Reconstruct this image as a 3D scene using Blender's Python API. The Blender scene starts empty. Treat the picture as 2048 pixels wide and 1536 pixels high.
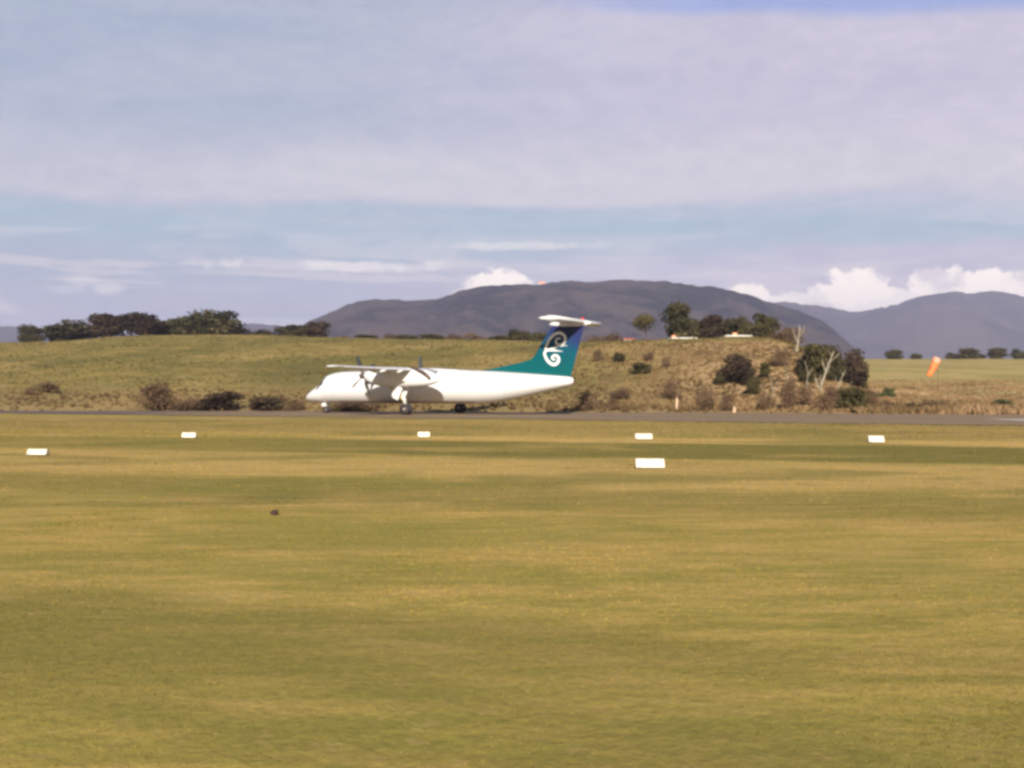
import bpy, math, random
import numpy as np
from mathutils import Vector, Matrix, noise

S = bpy.context.scene
COL = S.collection
R = math.radians
F = 2200.0            # focal length in pixels of the 2048 px wide photograph
CAMH = 1.65           # eye height
YH = 785.0            # pixel row of the true horizon

# ------------------------------------------------------------------ camera
cam_d = bpy.data.cameras.new("camera")
cam_d.sensor_width = 36.0
cam_d.lens = 36.0 * F / 2048.0
cam_d.clip_start = 0.1
cam_d.clip_end = 30000.0
cam = bpy.data.objects.new("camera", cam_d)
COL.objects.link(cam)
cam.location = (0, 0, CAMH)
cam.rotation_euler = (R(90) + math.atan((YH - 768) / F), 0, 0)
S.camera = cam
S.cycles.pixel_filter_type = 'BLACKMAN_HARRIS'
S.cycles.filter_width = 3.2          # soft phone-camera optics
S.cycles.max_bounces = 6
S.cycles.transparent_max_bounces = 8
S.cycles.volume_bounces = 1
S.cycles.use_denoising = True

# ------------------------------------------------------------------ exposure
S.view_settings.view_transform = 'Standard'
S.view_settings.look = 'None'
S.view_settings.exposure = 0.75
S.view_settings.gamma = 1.0

# ------------------------------------------------------------------ sun
SUN_EL = 24.0
SUN_AZ = 181.0        # compass angle of the sun seen from above, 0 = +Y; the sun stands behind the camera
sun_d = bpy.data.lights.new("sun", 'SUN')
sun_d.energy = 5.0
sun_d.angle = R(0.5)
sun_d.color = (1.0, 0.90, 0.76)
sun = bpy.data.objects.new("sun", sun_d)
COL.objects.link(sun)
sdir = Vector((math.sin(R(SUN_AZ)) * math.cos(R(SUN_EL)), math.cos(R(SUN_AZ)) * math.cos(R(SUN_EL)), math.sin(R(SUN_EL))))
sun.rotation_euler = sdir.to_track_quat('Z', 'Y').to_euler()

# ------------------------------------------------------------------ node helpers
class NT:
    """small helper around a node tree"""
    def __init__(s, tree):
        s.t = tree
    def n(s, typ, **kw):
        nd = s.t.nodes.new(typ)
        for k, v in kw.items():
            setattr(nd, k, v)
        return nd
    def l(s, a, b):
        s.t.links.new(a, b)
    def put(s, sock, v):
        if isinstance(v, bpy.types.NodeSocket):
            s.l(v, sock)
        else:
            sock.default_value = v
    def m(s, op, a, b=0.0, c=None, clamp=False):
        nd = s.n('ShaderNodeMath', operation=op, use_clamp=clamp)
        s.put(nd.inputs[0], a); s.put(nd.inputs[1], b)
        if c is not None:
            s.put(nd.inputs[2], c)
        return nd.outputs[0]
    def mix(s, fac, a, b, mode='MIX'):
        nd = s.n('ShaderNodeMix', data_type='RGBA', blend_type=mode)
        s.put(nd.inputs[0], fac)
        for i, v in ((6, a), (7, b)):
            if isinstance(v, tuple) and len(v) == 3:
                v = v + (1,)
            s.put(nd.inputs[i], v)
        return nd.outputs[2]
    def sstep(s, x, a, b, lo=0.0, hi=1.0):
        nd = s.n('ShaderNodeMapRange', interpolation_type='SMOOTHSTEP')
        s.put(nd.inputs[0], x)
        for i, v in enumerate((a, b, lo, hi)):
            s.put(nd.inputs[i + 1], v)
        return nd.outputs[0]
    def noise(s, vec, scale, detail=3.0, rough=0.55, dist=0.0, dims='3D'):
        nd = s.n('ShaderNodeTexNoise', noise_dimensions=dims)
        if vec is not None:
            s.l(vec, nd.inputs['Vector'])
        nd.inputs['Scale'].default_value = scale
        nd.inputs['Detail'].default_value = detail
        nd.inputs['Roughness'].default_value = rough
        nd.inputs['Distortion'].default_value = dist
        return nd.outputs[0]
    def comb(s, x, y, z):
        nd = s.n('ShaderNodeCombineXYZ')
        for i, v in enumerate((x, y, z)):
            s.put(nd.inputs[i], v)
        return nd.outputs[0]
    def sep(s, v):
        nd = s.n('ShaderNodeSeparateXYZ')
        s.l(v, nd.inputs[0])
        return nd.outputs
    def ramp(s, fac, stops, interp='LINEAR'):
        nd = s.n('ShaderNodeValToRGB')
        cr = nd.color_ramp
        cr.interpolation = interp
        while len(cr.elements) < len(stops):
            cr.elements.new(0.5)
        for e, (p, c) in zip(cr.elements, stops):
            e.position = p
            e.color = tuple(c) + (1,) if len(c) == 3 else c
        s.put(nd.inputs[0], fac)
        return nd.outputs[0]

# ------------------------------------------------------------------ world: sky with thin cloud veils and low cumulus
W = bpy.data.worlds.new("World")
S.world = W
W.use_nodes = True
wt = NT(W.node_tree)
W.node_tree.nodes.clear()
tc = wt.n('ShaderNodeTexCoord')
d = wt.sep(tc.outputs['Generated'])
hor = wt.m('SQRT', wt.m('ADD', wt.m('MULTIPLY', d[0], d[0]), wt.m('MULTIPLY', d[1], d[1])))
el = wt.m('MULTIPLY', wt.m('ARCTAN2', d[2], hor), 180 / math.pi)       # elevation in degrees
az = wt.m('MULTIPLY', wt.m('ARCTAN2', d[0], d[1]), 180 / math.pi)      # azimuth in degrees, 0 = straight ahead
sky = wt.n('ShaderNodeTexSky', sky_type='NISHITA')
sky.sun_disc = False
sky.sun_elevation = R(SUN_EL)
sky.sun_rotation = R(SUN_AZ)
sky.air_density = 1.2
sky.dust_density = 1.0
sky_c = wt.mix(1.0, sky.outputs[0], (0.10, 0.10, 0.10), 'MULTIPLY')
# veil cloud, colours change slowly over the sky with stretched layers
v1 = wt.comb(wt.m('MULTIPLY', az, 0.030), wt.m('MULTIPLY', el, 0.16), 0.0)
n1 = wt.noise(v1, 1.6, 4, 0.5, 0.6)
v2 = wt.comb(wt.m('MULTIPLY', az, 0.05), wt.m('MULTIPLY', el, 0.42), 3.0)
n2 = wt.noise(v2, 1.5, 5, 0.55, 0.8)
low = wt.sstep(el, 3.5, 11.0, 1.0, 0.0)
right = wt.sstep(az, -18.0, 16.0)
veil = wt.mix(right, (0.366, 0.425, 0.550), (0.552, 0.505, 0.635))
veil = wt.mix(wt.sstep(n1, 0.36, 0.66), veil, wt.mix(right, (0.436, 0.458, 0.580), (0.622, 0.565, 0.685)))
# clear window of pale blue under the veil, then light streaks near the hills
gapn = wt.m('ADD', el, wt.m('MULTIPLY', wt.m('SUBTRACT', n1, 0.5), 5.0))
gap = wt.m('MULTIPLY', wt.sstep(gapn, 6.0, 7.9), wt.sstep(gapn, 8.2, 10.3, 1.0, 0.0))
sky_col = wt.mix(wt.m('MULTIPLY', gap, 0.95), veil, (0.350, 0.480, 0.590))
pale = wt.m('MULTIPLY', wt.sstep(gapn, 9.0, 10.2), wt.sstep(gapn, 11.0, 14.0, 1.0, 0.0))
sky_col = wt.mix(wt.m('MULTIPLY', pale, wt.m('ADD', 0.45, wt.m('MULTIPLY', wt.sstep(az, -25.0, -5.0), 0.45))), sky_col, (0.650, 0.610, 0.660))
streak = wt.m('MULTIPLY', wt.sstep(n2, 0.48, 0.60), low)
sky_col = wt.mix(wt.m('MULTIPLY', streak, 0.80), sky_col, (0.760, 0.690, 0.710))
dark = wt.m('MULTIPLY', wt.sstep(n2, 0.34, 0.47, 1.0, 0.0), low)
sky_col = wt.mix(wt.m('MULTIPLY', dark, 0.55), sky_col, (0.420, 0.425, 0.520))
hz = wt.sstep(el, 0.0, 4.5, 1.0, 0.0)
sky_col = wt.mix(wt.m('MULTIPLY', hz, 0.3), sky_col, (0.480, 0.530, 0.640))
# deep blue opening high on the right
bn = wt.m('ADD', el, wt.m('ADD', wt.m('MULTIPLY', wt.m('SUBTRACT', n1, 0.5), 1.6), wt.m('MULTIPLY', az, 0.08)))
bl = wt.m('MULTIPLY', wt.sstep(bn, 19.2, 20.0), wt.sstep(az, -4.0, 12.0))
sky_col = wt.mix(wt.m('MULTIPLY', bl, 0.8), sky_col, (0.250, 0.350, 0.720))

def px_az(x): return math.degrees(math.atan((x - 1024) / F))
def px_el(x, y): return math.degrees(math.atan((YH - y) / F * math.cos(R(px_az(x)))))
mot = wt.noise(wt.comb(az, wt.m('MULTIPLY', el, 2.2), 11.0), 0.55, 6, 0.68, 0.4)
mf = wt.sstep(mot, 0.30, 0.70, 0.93, 1.07)
sky_col = wt.mix(1.0, sky_col, wt.comb(mf, wt.m('ADD', wt.m('MULTIPLY', mf, 0.8), 0.2), wt.m('ADD', wt.m('MULTIPLY', mf, 0.55), 0.42)), 'MULTIPLY')
# low cumulus heads standing on the hills, edges broken by noise
v3 = wt.comb(az, wt.m('MULTIPLY', el, 1.25), 7.0)
n3 = wt.noise(v3, 1.1, 6, 0.62, 0.3)
n3b = wt.noise(v3, 0.45, 4, 0.5, 0.0)
cum = None
for (x, y, wx, wy, k) in [(1000, 566, 78, 30, 1.0), (965, 578, 60, 22, .8), (1488, 590, 50, 24, 1.0), (1712, 580, 70, 38, 1.0), (1655, 606, 120, 28, .8),
                          (1770, 600, 90, 30, .8), (1905, 572, 95, 36, 1.0), (1965, 574, 90, 34, 1.0), (1860, 590, 60, 22, .8), (2080, 590, 60, 32, .9),
                          (215, 576, 34, 12, .34), (168, 562, 44, 14, .22), (120, 578, 50, 10, .18), (640, 532, 270, 13, .50), (900, 528, 60, 8, .35), (1020, 492, 190, 10, .30)]:
    a0, e0 = px_az(x), px_el(x, y)
    sx, sy = math.degrees(wx / F), math.degrees(wy / F)
    u = wt.m('DIVIDE', wt.m('SUBTRACT', az, a0), sx)
    v = wt.m('DIVIDE', wt.m('SUBTRACT', el, e0), sy)
    rr = wt.m('ADD', wt.m('SQRT', wt.m('ADD', wt.m('MULTIPLY', u, u), wt.m('MULTIPLY', v, v))), wt.m('MULTIPLY', wt.m('SUBTRACT', n3, 0.5), 1.7))
    w = wt.sstep(rr, *((0.74, 1.04) if k > 0.6 else (0.35, 1.15)), k, 0.0)
    cum = w if cum is None else wt.m('MAXIMUM', cum, w)
ccol = wt.mix(wt.sstep(n3b, 0.36, 0.52), (0.860, 0.745, 0.745), (1.350, 1.180, 1.020))
sky_col = wt.mix(cum, sky_col, ccol)
# unseen sky overhead: the physical sky, dimmed so that shadows keep their contrast
up = wt.sstep(el, 22.0, 50.0)
sky_col = wt.mix(wt.m('MULTIPLY', up, 0.92), sky_col, wt.mix(1.0, sky_c, (0.55, 0.55, 0.55), 'MULTIPLY'))
behind = wt.sstep(wt.m('ABSOLUTE', az), 50.0, 100.0)  # unseen sky behind the camera, dimmed to deepen the shade on the aircraft
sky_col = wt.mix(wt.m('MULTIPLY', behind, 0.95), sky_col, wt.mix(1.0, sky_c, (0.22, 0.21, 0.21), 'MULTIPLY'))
below = wt.sstep(el, -1.5, -0.3, 1.0, 0.0)
sky_col = wt.mix(below, sky_col, (0.30, 0.27, 0.20))
sky_col = wt.mix(0.12, sky_col, sky_c)
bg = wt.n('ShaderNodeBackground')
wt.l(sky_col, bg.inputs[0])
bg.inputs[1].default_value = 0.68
wo = wt.n('ShaderNodeOutputWorld')
wt.l(bg.outputs[0], wo.inputs[0])

# ------------------------------------------------------------------ materials
def new_mat(name):
    m = bpy.data.materials.new(name)
    m.use_nodes = True
    b = m.node_tree.nodes['Principled BSDF']
    return m, NT(m.node_tree), b

def simple_mat(name, col, rough=0.6, metal=0.0, var=0.12, scale=3.0, spec=0.5, coat=0.0):
    m, t, b = new_mat(name)
    tcn = t.n('ShaderNodeTexCoord')
    nz = t.noise(tcn.outputs['Object'], scale, 4, 0.6)
    lo = tuple(c * (1 - var) for c in col)
    hi = tuple(min(1, c * (1 + var)) for c in col)
    t.l(t.mix(t.sstep(nz, 0.3, 0.7), lo, hi), b.inputs['Base Color'])
    b.inputs['Roughness'].default_value = rough
    b.inputs['Metallic'].default_value = metal
    b.inputs['Specular IOR Level'].default_value = spec
    b.inputs['Coat Weight'].default_value = coat
    return m

def leaf_mat(name, stops, rough=0.8, thin=False):
    """foliage: colour by clump attribute plus noise"""
    m, t, b = new_mat(name)
    at = t.n('ShaderNodeAttribute', attribute_name='tone')
    oi = t.n('ShaderNodeObjectInfo')
    f = t.m('ADD', at.outputs['Fac'], t.m('MULTIPLY', t.m('SUBTRACT', oi.outputs['Random'], 0.5), 0.25), clamp=True)
    t.l(t.ramp(f, stops), b.inputs['Base Color'])
    b.inputs['Roughness'].default_value = rough
    b.inputs['Specular IOR Level'].default_value = 0.15
    if thin:
        tl = t.n('ShaderNodeBsdfTranslucent'); t.l(b.inputs['Base Color'].links[0].from_socket, tl.inputs[0])
        ms = t.n('ShaderNodeMixShader'); ms.inputs[0].default_value = 0.5
        t.l(b.outputs[0], ms.inputs[1]); t.l(tl.outputs[0], ms.inputs[2])
        t.l(ms.outputs[0], t.t.nodes['Material Output'].inputs['Surface'])
    return m

def ground_colour(t):
    """colour of the airfield turf, by world position; the mown bands run slightly across the view"""
    g = t.n('ShaderNodeNewGeometry')
    p = t.sep(g.outputs['Position'])
    big = t.noise(g.outputs['Position'], 0.055, 3, 0.5)
    st = t.comb(t.m('MULTIPLY', p[0], 0.30), p[1], 0.0)
    mid = t.noise(st, 0.42, 4, 0.6, 0.3)
    fin = t.noise(st, 3.2, 4, 0.65, 0.2)
    fin2 = t.noise(g.outputs['Position'], 14.0, 3, 0.7)
    c = t.m('ADD', p[1], t.m('MULTIPLY', p[0], 0.30))
    c = t.m('ADD', c, t.m('MULTIPLY', t.m('SUBTRACT', mid, 0.5), 3.0))
    green = (0.280, 0.242, 0.056)
    olive = (0.362, 0.282, 0.074)
    straw = (0.450, 0.320, 0.098)
    tan = (0.540, 0.375, 0.135)
    # fine mixture of green and dry blades
    k = t.m('ADD', t.m('MULTIPLY', mid, 0.50), t.m('ADD', t.m('MULTIPLY', fin, 0.42), t.m('MULTIPLY', big, 0.36)))
    base = t.ramp(t.sstep(k, 0.50, 0.78), [(0.0, green), (0.38, olive), (0.75, straw), (1.0, tan)])
    def band(a, b, soft):
        return t.m('MULTIPLY', t.sstep(c, a - soft, a + soft), t.sstep(c, b - soft, b + soft, 1.0, 0.0))
    lr = t.sstep(p[0], -12.0, -2.0)
    gcol = t.mix(t.sstep(fin, 0.35, 0.65), (0.165, 0.150, 0.036), (0.215, 0.180, 0.044))
    base = t.mix(t.m('MULTIPLY', band(28.6, 37.2, 0.5), t.m('ADD', 0.45, t.m('MULTIPLY', lr, 0.5))), base, gcol)
    base = t.mix(t.m('MULTIPLY', band(37.4, 41.5, 0.5), t.m('MULTIPLY', lr, 0.9)), base, tan)
    base = t.mix(t.m('MULTIPLY', band(21.0, 28.0, 1.2), 0.6), base, tan)
    base = t.mix(t.m('MULTIPLY', band(15.8, 19.6, 1.0), 0.50), base, gcol)
    base = t.mix(t.m('MULTIPLY', band(43.0, 64.0, 2.5), 0.60), base, (0.310, 0.225, 0.085))
    base = t.mix(t.sstep(big, 0.50, 0.66, 0.0, 0.35), base, gcol)
    pt = t.noise(t.comb(t.m('MULTIPLY', p[0], 0.55), p[1], 4.0), 0.23, 3, 0.55, 0.4)
    base = t.mix(t.sstep(pt, 0.53, 0.64, 0.0, 0.60), base, (0.190, 0.168, 0.042))
    base = t.mix(t.sstep(pt, 0.32, 0.44, 0.40, 0.0), base, tan)
    fl = t.noise(t.comb(t.m('MULTIPLY', p[0], 0.25), p[1], 9.0), 2.1, 3, 0.6, 0.2)
    base = t.mix(t.sstep(fl, 0.55, 0.68, 0.0, 0.55), base, (0.225, 0.198, 0.044))
    base = t.mix(t.sstep(fl, 0.30, 0.42, 0.35, 0.0), base, (0.500, 0.350, 0.135))
    cv = t.noise(g.outputs['Position'], 5.5, 3, 0.7)
    base = t.mix(t.sstep(cv, 0.58, 0.72, 0.0, 0.35), base, (0.460, 0.300, 0.160))
    base = t.mix(t.sstep(cv, 0.28, 0.42, 0.35, 0.0), base, (0.345, 0.300, 0.052))
    sp = t.sstep(fin2, 0.35, 0.70, 0.90, 1.10)
    return t.mix(1.0, base, t.comb(sp, sp, sp), 'MULTIPLY'), fin2, g

mat_ground, t, b = new_mat("turf_ground")
gc, f2, g = ground_colour(t)
t.l(t.mix(1.0, gc, (0.90, 0.90, 0.90), 'MULTIPLY'), b.inputs['Base Color'])
b.inputs['Roughness'].default_value = 0.95
b.inputs['Specular IOR Level'].default_value = 0.1
bp = t.n('ShaderNodeBump'); bp.inputs['Strength'].default_value = 0.5; bp.inputs['Distance'].default_value = 0.05
t.l(t.noise(g.outputs['Position'], 6.0, 5, 0.7), bp.inputs['Height']); t.l(bp.outputs[0], b.inputs['Normal'])

mat_blade, t, b = new_mat("grass_blade")
gc, f2, g = ground_colour(t)
at = t.n('ShaderNodeAttribute', attribute_name='tone')
gc = t.mix(t.sstep(at.outputs['Fac'], 0.72, 1.0, 0.0, 0.40), gc, (0.42, 0.32, 0.14))
gc = t.mix(t.sstep(at.outputs['Fac'], 0.0, 0.30, 0.35, 0.0), gc, (0.24, 0.21, 0.045))
gc = t.mix(1.0, gc, (1.22, 1.22, 1.22), 'MULTIPLY')
t.l(gc, b.inputs['Base Color'])
nb_ = t.n('ShaderNodeVectorMath', operation='NORMALIZE')
nm_ = t.n('ShaderNodeMix', data_type='VECTOR')
nm_.inputs[0].default_value = 0.72
t.l(g.outputs['Normal'], nm_.inputs[4])
nm_.inputs[5].default_value = (0, 0, 1)
t.l(nm_.outputs[1], nb_.inputs[0])
tl_ = t.n('ShaderNodeBsdfTranslucent'); t.l(gc, tl_.inputs[0])
ms_ = t.n('ShaderNodeMixShader'); ms_.inputs[0].default_value = 0.5
t.l(b.outputs[0], ms_.inputs[1]); t.l(tl_.outputs[0], ms_.inputs[2])
t.l(ms_.outputs[0], t.t.nodes['Material Output'].inputs['Surface'])
b.inputs['Roughness'].default_value = 0.8
b.inputs['Specular IOR Level'].default_value = 0.15

def hill_mat(name, lowc, midc, hic, browner=0.0, sand=None):
    m, t, b = new_mat(name)
    g = t.n('ShaderNodeNewGeometry')
    p = t.sep(g.outputs['Position'])
    st = t.comb(t.m('MULTIPLY', p[0], 0.5), t.m('MULTIPLY', p[1], 0.35), p[2])
    a = t.noise(st, 0.09, 4, 0.55, 0.5)
    c = t.noise(st, 0.55, 4, 0.65, 0.2)
    k = t.m('ADD', t.m('MULTIPLY', a, 0.65), t.m('MULTIPLY', c, 0.40))
    col = t.ramp(t.sstep(k, 0.36, 0.70), [(0.0, lowc), (0.5, midc), (1.0, hic)])
    if browner:
        az_ = t.m('DIVIDE', p[0], p[1])
        bx = t.sstep(az_, 0.02, 0.22)
        steep = t.m('MULTIPLY', t.sstep(p[2], 7.5, 9.2, 1.0, 0.0), bx)
        br = t.ramp(t.sstep(k, 0.38, 0.66), [(0.0, (0.170, 0.120, 0.060)), (0.5, (0.300, 0.205, 0.105)), (1.0, (0.440, 0.290, 0.160))])
        col = t.mix(t.m('MULTIPLY', steep, browner), col, br)
        lowb = t.sstep(t.m('ADD', p[2], t.m('MULTIPLY', a, 3.0)), 1.2, 5.5, 0.55, 0.0)
        col = t.mix(lowb, col, (0.310, 0.215, 0.105))
    if sand:
        (sx, sy, rx, ry) = sand
        u = t.m('DIVIDE', t.m('SUBTRACT', p[0], sx), rx); v = t.m('DIVIDE', t.m('SUBTRACT', p[1], sy), ry)
        rr = t.m('ADD', t.m('SQRT', t.m('ADD', t.m('MULTIPLY', u, u), t.m('MULTIPLY', v, v))), t.m('MULTIPLY', t.m('SUBTRACT', c, 0.5), 1.2))
        col = t.mix(t.sstep(rr, 0.7, 1.05, 0.9, 0.0), col, (0.62, 0.42, 0.22))
        nb = t.sstep(p[1], 118.0, 165.0, 0.55, 0.0)
        col = t.mix(nb, col, (0.360, 0.290, 0.170))
    t.l(col, b.inputs['Base Color'])
    b.inputs['Roughness'].default_value = 0.95
    b.inputs['Specular IOR Level'].default_value = 0.1
    bp = t.n('ShaderNodeBump'); bp.inputs['Strength'].default_value = 0.6; bp.inputs['Distance'].default_value = 0.5
    t.l(c, bp.inputs['Height']); t.l(bp.outputs[0], b.inputs['Normal'])
    return m

mat_hill = hill_mat("hillside_grass", (0.125, 0.115, 0.034), (0.210, 0.170, 0.050), (0.310, 0.225, 0.080), browner=0.9)
mat_field = hill_mat("far_field_grass", (0.255, 0.218, 0.070), (0.350, 0.280, 0.100), (0.440, 0.335, 0.140), sand=(50.0, 146.0, 4.6, 13.0))

def mountain_mat(name, dk, lt, scale):
    m, t, b = new_mat(name)
    g = t.n('ShaderNodeNewGeometry')
    a = t.noise(g.outputs['Position'], scale, 5, 0.6, 0.3)
    c = t.noise(g.outputs['Position'], scale * 9, 4, 0.65)
    k = t.m('ADD', t.m('MULTIPLY', a, 0.7), t.m('MULTIPLY', c, 0.35))
    t.l(t.ramp(t.sstep(k, 0.44, 0.60), [(0, dk), (1, lt)]), b.inputs['Base Color'])
    b.inputs['Roughness'].default_value = 1.0
    b.inputs['Specular IOR Level'].default_value = 0.0
    return m
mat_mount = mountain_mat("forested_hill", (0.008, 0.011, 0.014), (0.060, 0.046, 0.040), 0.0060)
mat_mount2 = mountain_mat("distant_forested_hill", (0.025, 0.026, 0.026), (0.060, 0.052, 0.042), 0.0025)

mat_asphalt, t, b = new_mat("asphalt")
g = t.n('ShaderNodeNewGeometry')
p = t.sep(g.outputs['Position'])
st = t.comb(t.m('ADD', p[0], t.m('MULTIPLY', p[1], -0.5)), t.m('MULTIPLY', t.m('ADD', p[1], t.m('MULTIPLY', p[0], 0.5)), 5.0), 0.0)
a = t.noise(st, 0.06, 4, 0.6)
c = t.noise(g.outputs['Position'], 4.0, 4, 0.7)
t.l(t.ramp(t.m('ADD', t.m('MULTIPLY', a, 0.7), t.m('MULTIPLY', c, 0.3)), [(0.3, (0.165, 0.112, 0.062)), (0.7, (0.235, 0.158, 0.080))]), b.inputs['Base Color'])
b.inputs['Roughness'].default_value = 0.9
asp = b.inputs['Base Color'].links[0].from_socket
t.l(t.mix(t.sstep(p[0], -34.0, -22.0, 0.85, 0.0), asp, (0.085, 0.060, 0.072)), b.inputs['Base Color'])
mat_concrete = simple_mat("pale_concrete", (0.50, 0.47, 0.45), 0.9, 0, 0.12, 0.4)

mat_white = simple_mat("white_aircraft_paint", (0.69, 0.70, 0.73), 0.35, 0, 0.02, 0.8, 0.5, 0.3)
mat_belly = simple_mat("grey_belly_paint", (0.42, 0.38, 0.40), 0.5, 0, 0.05, 0.8)
mat_wing = simple_mat("pale_grey_wing_paint", (0.76, 0.78, 0.84), 0.4, 0, 0.05, 0.8)
mat_black = simple_mat("black_rubber", (0.022, 0.018, 0.024), 0.7, 0, 0.2, 3.0)
mat_dark = simple_mat("grey_deicing_boot", (0.22, 0.25, 0.28), 0.5, 0, 0.2, 3.0)
mat_exh = simple_mat("sooty_exhaust_metal", (0.10, 0.07, 0.065), 0.5, 0.3, 0.3, 3.0)
mat_glass, t, b = new_mat("dark_cockpit_glass")
b.inputs['Base Color'].default_value = (0.02, 0.03, 0.032, 1); b.inputs['Roughness'].default_value = 0.08
mat_metal = simple_mat("gear_metal", (0.62, 0.60, 0.55), 0.35, 0.3, 0.1, 2.0)
mat_yellow = simple_mat("zinc_yellow_paint", (0.72, 0.62, 0.22), 0.5, 0, 0.1, 2.0)
mat_blade_prop = simple_mat("propeller_blade_paint", (0.045, 0.05, 0.06), 0.45, 0, 0.1, 2.0)
mat_tip = simple_mat("propeller_tip_paint", (0.70, 0.68, 0.62), 0.5, 0, 0.05, 2.0)
mat_red = simple_mat("red_light_lens", (0.65, 0.04, 0.05), 0.3, 0, 0.05, 2.0)
mat_tail, t, b = new_mat("teal_to_blue_tail_paint")
tcn = t.n('ShaderNodeTexCoord')
o = t.sep(tcn.outputs['Object'])
# x = aft, z = up in the aircraft's own frame: teal near the dorsal fillet, navy-blue at the top
gf = t.m('ADD', t.m('MULTIPLY', o[2], 0.22), t.m('MULTIPLY', o[0], 0.06))
t.l(t.ramp(t.sstep(gf, 1.30, 2.10), [(0.0, (0.000, 0.088, 0.102)), (0.45, (0.001, 0.074, 0.125)), (0.75, (0.014, 0.038, 0.130)), (1.0, (0.022, 0.026, 0.110))]), b.inputs['Base Color'])
b.inputs['Roughness'].default_value = 0.45
b.inputs['Specular IOR Level'].default_value = 0.2
mat_emblem = simple_mat("white_emblem_paint", (0.86, 0.87, 0.85), 0.4, 0, 0.01, 1.0)
mat_orange = simple_mat("orange_windsock_cloth", (0.95, 0.20, 0.06), 0.8, 0, 0.08, 2.0)
mat_cloth_w = simple_mat("faded_windsock_cloth", (0.92, 0.36, 0.24), 0.8, 0, 0.05, 2.0)
mat_marker = simple_mat("white_marker_paint", (0.70, 0.66, 0.54), 0.6, 0, 0.14, 6.0)
mat_marker_side = simple_mat("pale_orange_marker_paint", (0.80, 0.50, 0.32), 0.6, 0, 0.06, 6.0)
mat_wall_w = simple_mat("white_wall_paint", (0.82, 0.80, 0.76), 0.8, 0, 0.06, 1.0)
mat_roof_r = simple_mat("rust_red_roof", (0.42, 0.10, 0.08), 0.7, 0, 0.15, 1.0)
mat_roof_o = simple_mat("orange_tile_roof", (0.70, 0.30, 0.16), 0.8, 0, 0.15, 1.0)
mat_pane = simple_mat("window_pane", (0.05, 0.06, 0.07), 0.1, 0, 0.1, 1.0)
mat_bark = simple_mat("dark_bark", (0.085, 0.062, 0.045), 0.9, 0, 0.3, 4.0)
mat_pale_bark = simple_mat("bleached_dead_wood", (0.27, 0.24, 0.18), 0.85, 0, 0.2, 4.0)
mat_post = simple_mat("weathered_post", (0.50, 0.36, 0.25), 0.85, 0, 0.2, 4.0)
mat_clod = simple_mat("dark_earth_clod", (0.045, 0.025, 0.022), 0.95, 0, 0.3, 12.0)
leaf_dark = leaf_mat("dark_evergreen_leaves", [(0, (0.014, 0.015, 0.010)), (0.5, (0.034, 0.032, 0.017)), (1, (0.066, 0.056, 0.026))])
leaf_red = leaf_mat("reddish_dark_leaves", [(0, (0.022, 0.015, 0.012)), (0.5, (0.052, 0.036, 0.024)), (1, (0.090, 0.062, 0.038))])
leaf_olive = leaf_mat("olive_leaves", [(0, (0.024, 0.024, 0.011)), (0.5, (0.060, 0.053, 0.021)), (1, (0.110, 0.090, 0.036))])
leaf_brown = leaf_mat("brown_twiggy_leaves", [(0, (0.070, 0.046, 0.028)), (0.5, (0.140, 0.090, 0.054)), (1, (0.220, 0.145, 0.085))])
leaf_green = leaf_mat("green_leaves", [(0, (0.030, 0.045, 0.020)), (0.5, (0.070, 0.095, 0.035)), (1, (0.140, 0.150, 0.060))])
scrub_mat = leaf_mat("rough_dry_scrub", [(0, (0.155, 0.105, 0.055)), (0.35, (0.275, 0.190, 0.088)), (0.7, (0.385, 0.258, 0.130)), (1, (0.450, 0.305, 0.170))], thin=True)
scrub_green = leaf_mat("rough_green_grass", [(0, (0.105, 0.098, 0.026)), (0.5, (0.210, 0.170, 0.048)), (1, (0.300, 0.225, 0.078))], thin=True)

# ------------------------------------------------------------------ object helpers
def mesh_obj(name, verts, faces, mats, parent=None, smooth=False, mi=None):
    me = bpy.data.meshes.new(name)
    me.from_pydata([tuple(v) for v in verts], [], faces)
    for m in (mats if isinstance(mats, (list, tuple)) else [mats]):
        me.materials.append(m)
    if mi is not None:
        me.polygons.foreach_set('material_index', mi)
    if smooth:
        me.polygons.foreach_set('use_smooth', [True] * len(me.polygons))
    me.update()
    o = bpy.data.objects.new(name, me)
    COL.objects.link(o)
    if parent is not None:
        o.parent = parent
    return o

def tag(o, label=None, cat=None, group=None, kind=None):
    if label: o['label'] = label
    if cat: o['category'] = cat
    if group: o['group'] = group
    if kind: o['kind'] = kind
    return o

def empty(name, loc, rz=0.0):
    o = bpy.data.objects.new(name, None)
    COL.objects.link(o)
    o.location = loc
    o.rotation_euler = (0, 0, rz)
    o.empty_display_size = 0.3
    return o

def copy_tree(o, parent=None):
    c = o.copy()
    COL.objects.link(c)
    if parent is not None:
        c.parent = parent
    for ch in list(o.children):
        copy_tree(ch, c)
    return c

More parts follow.
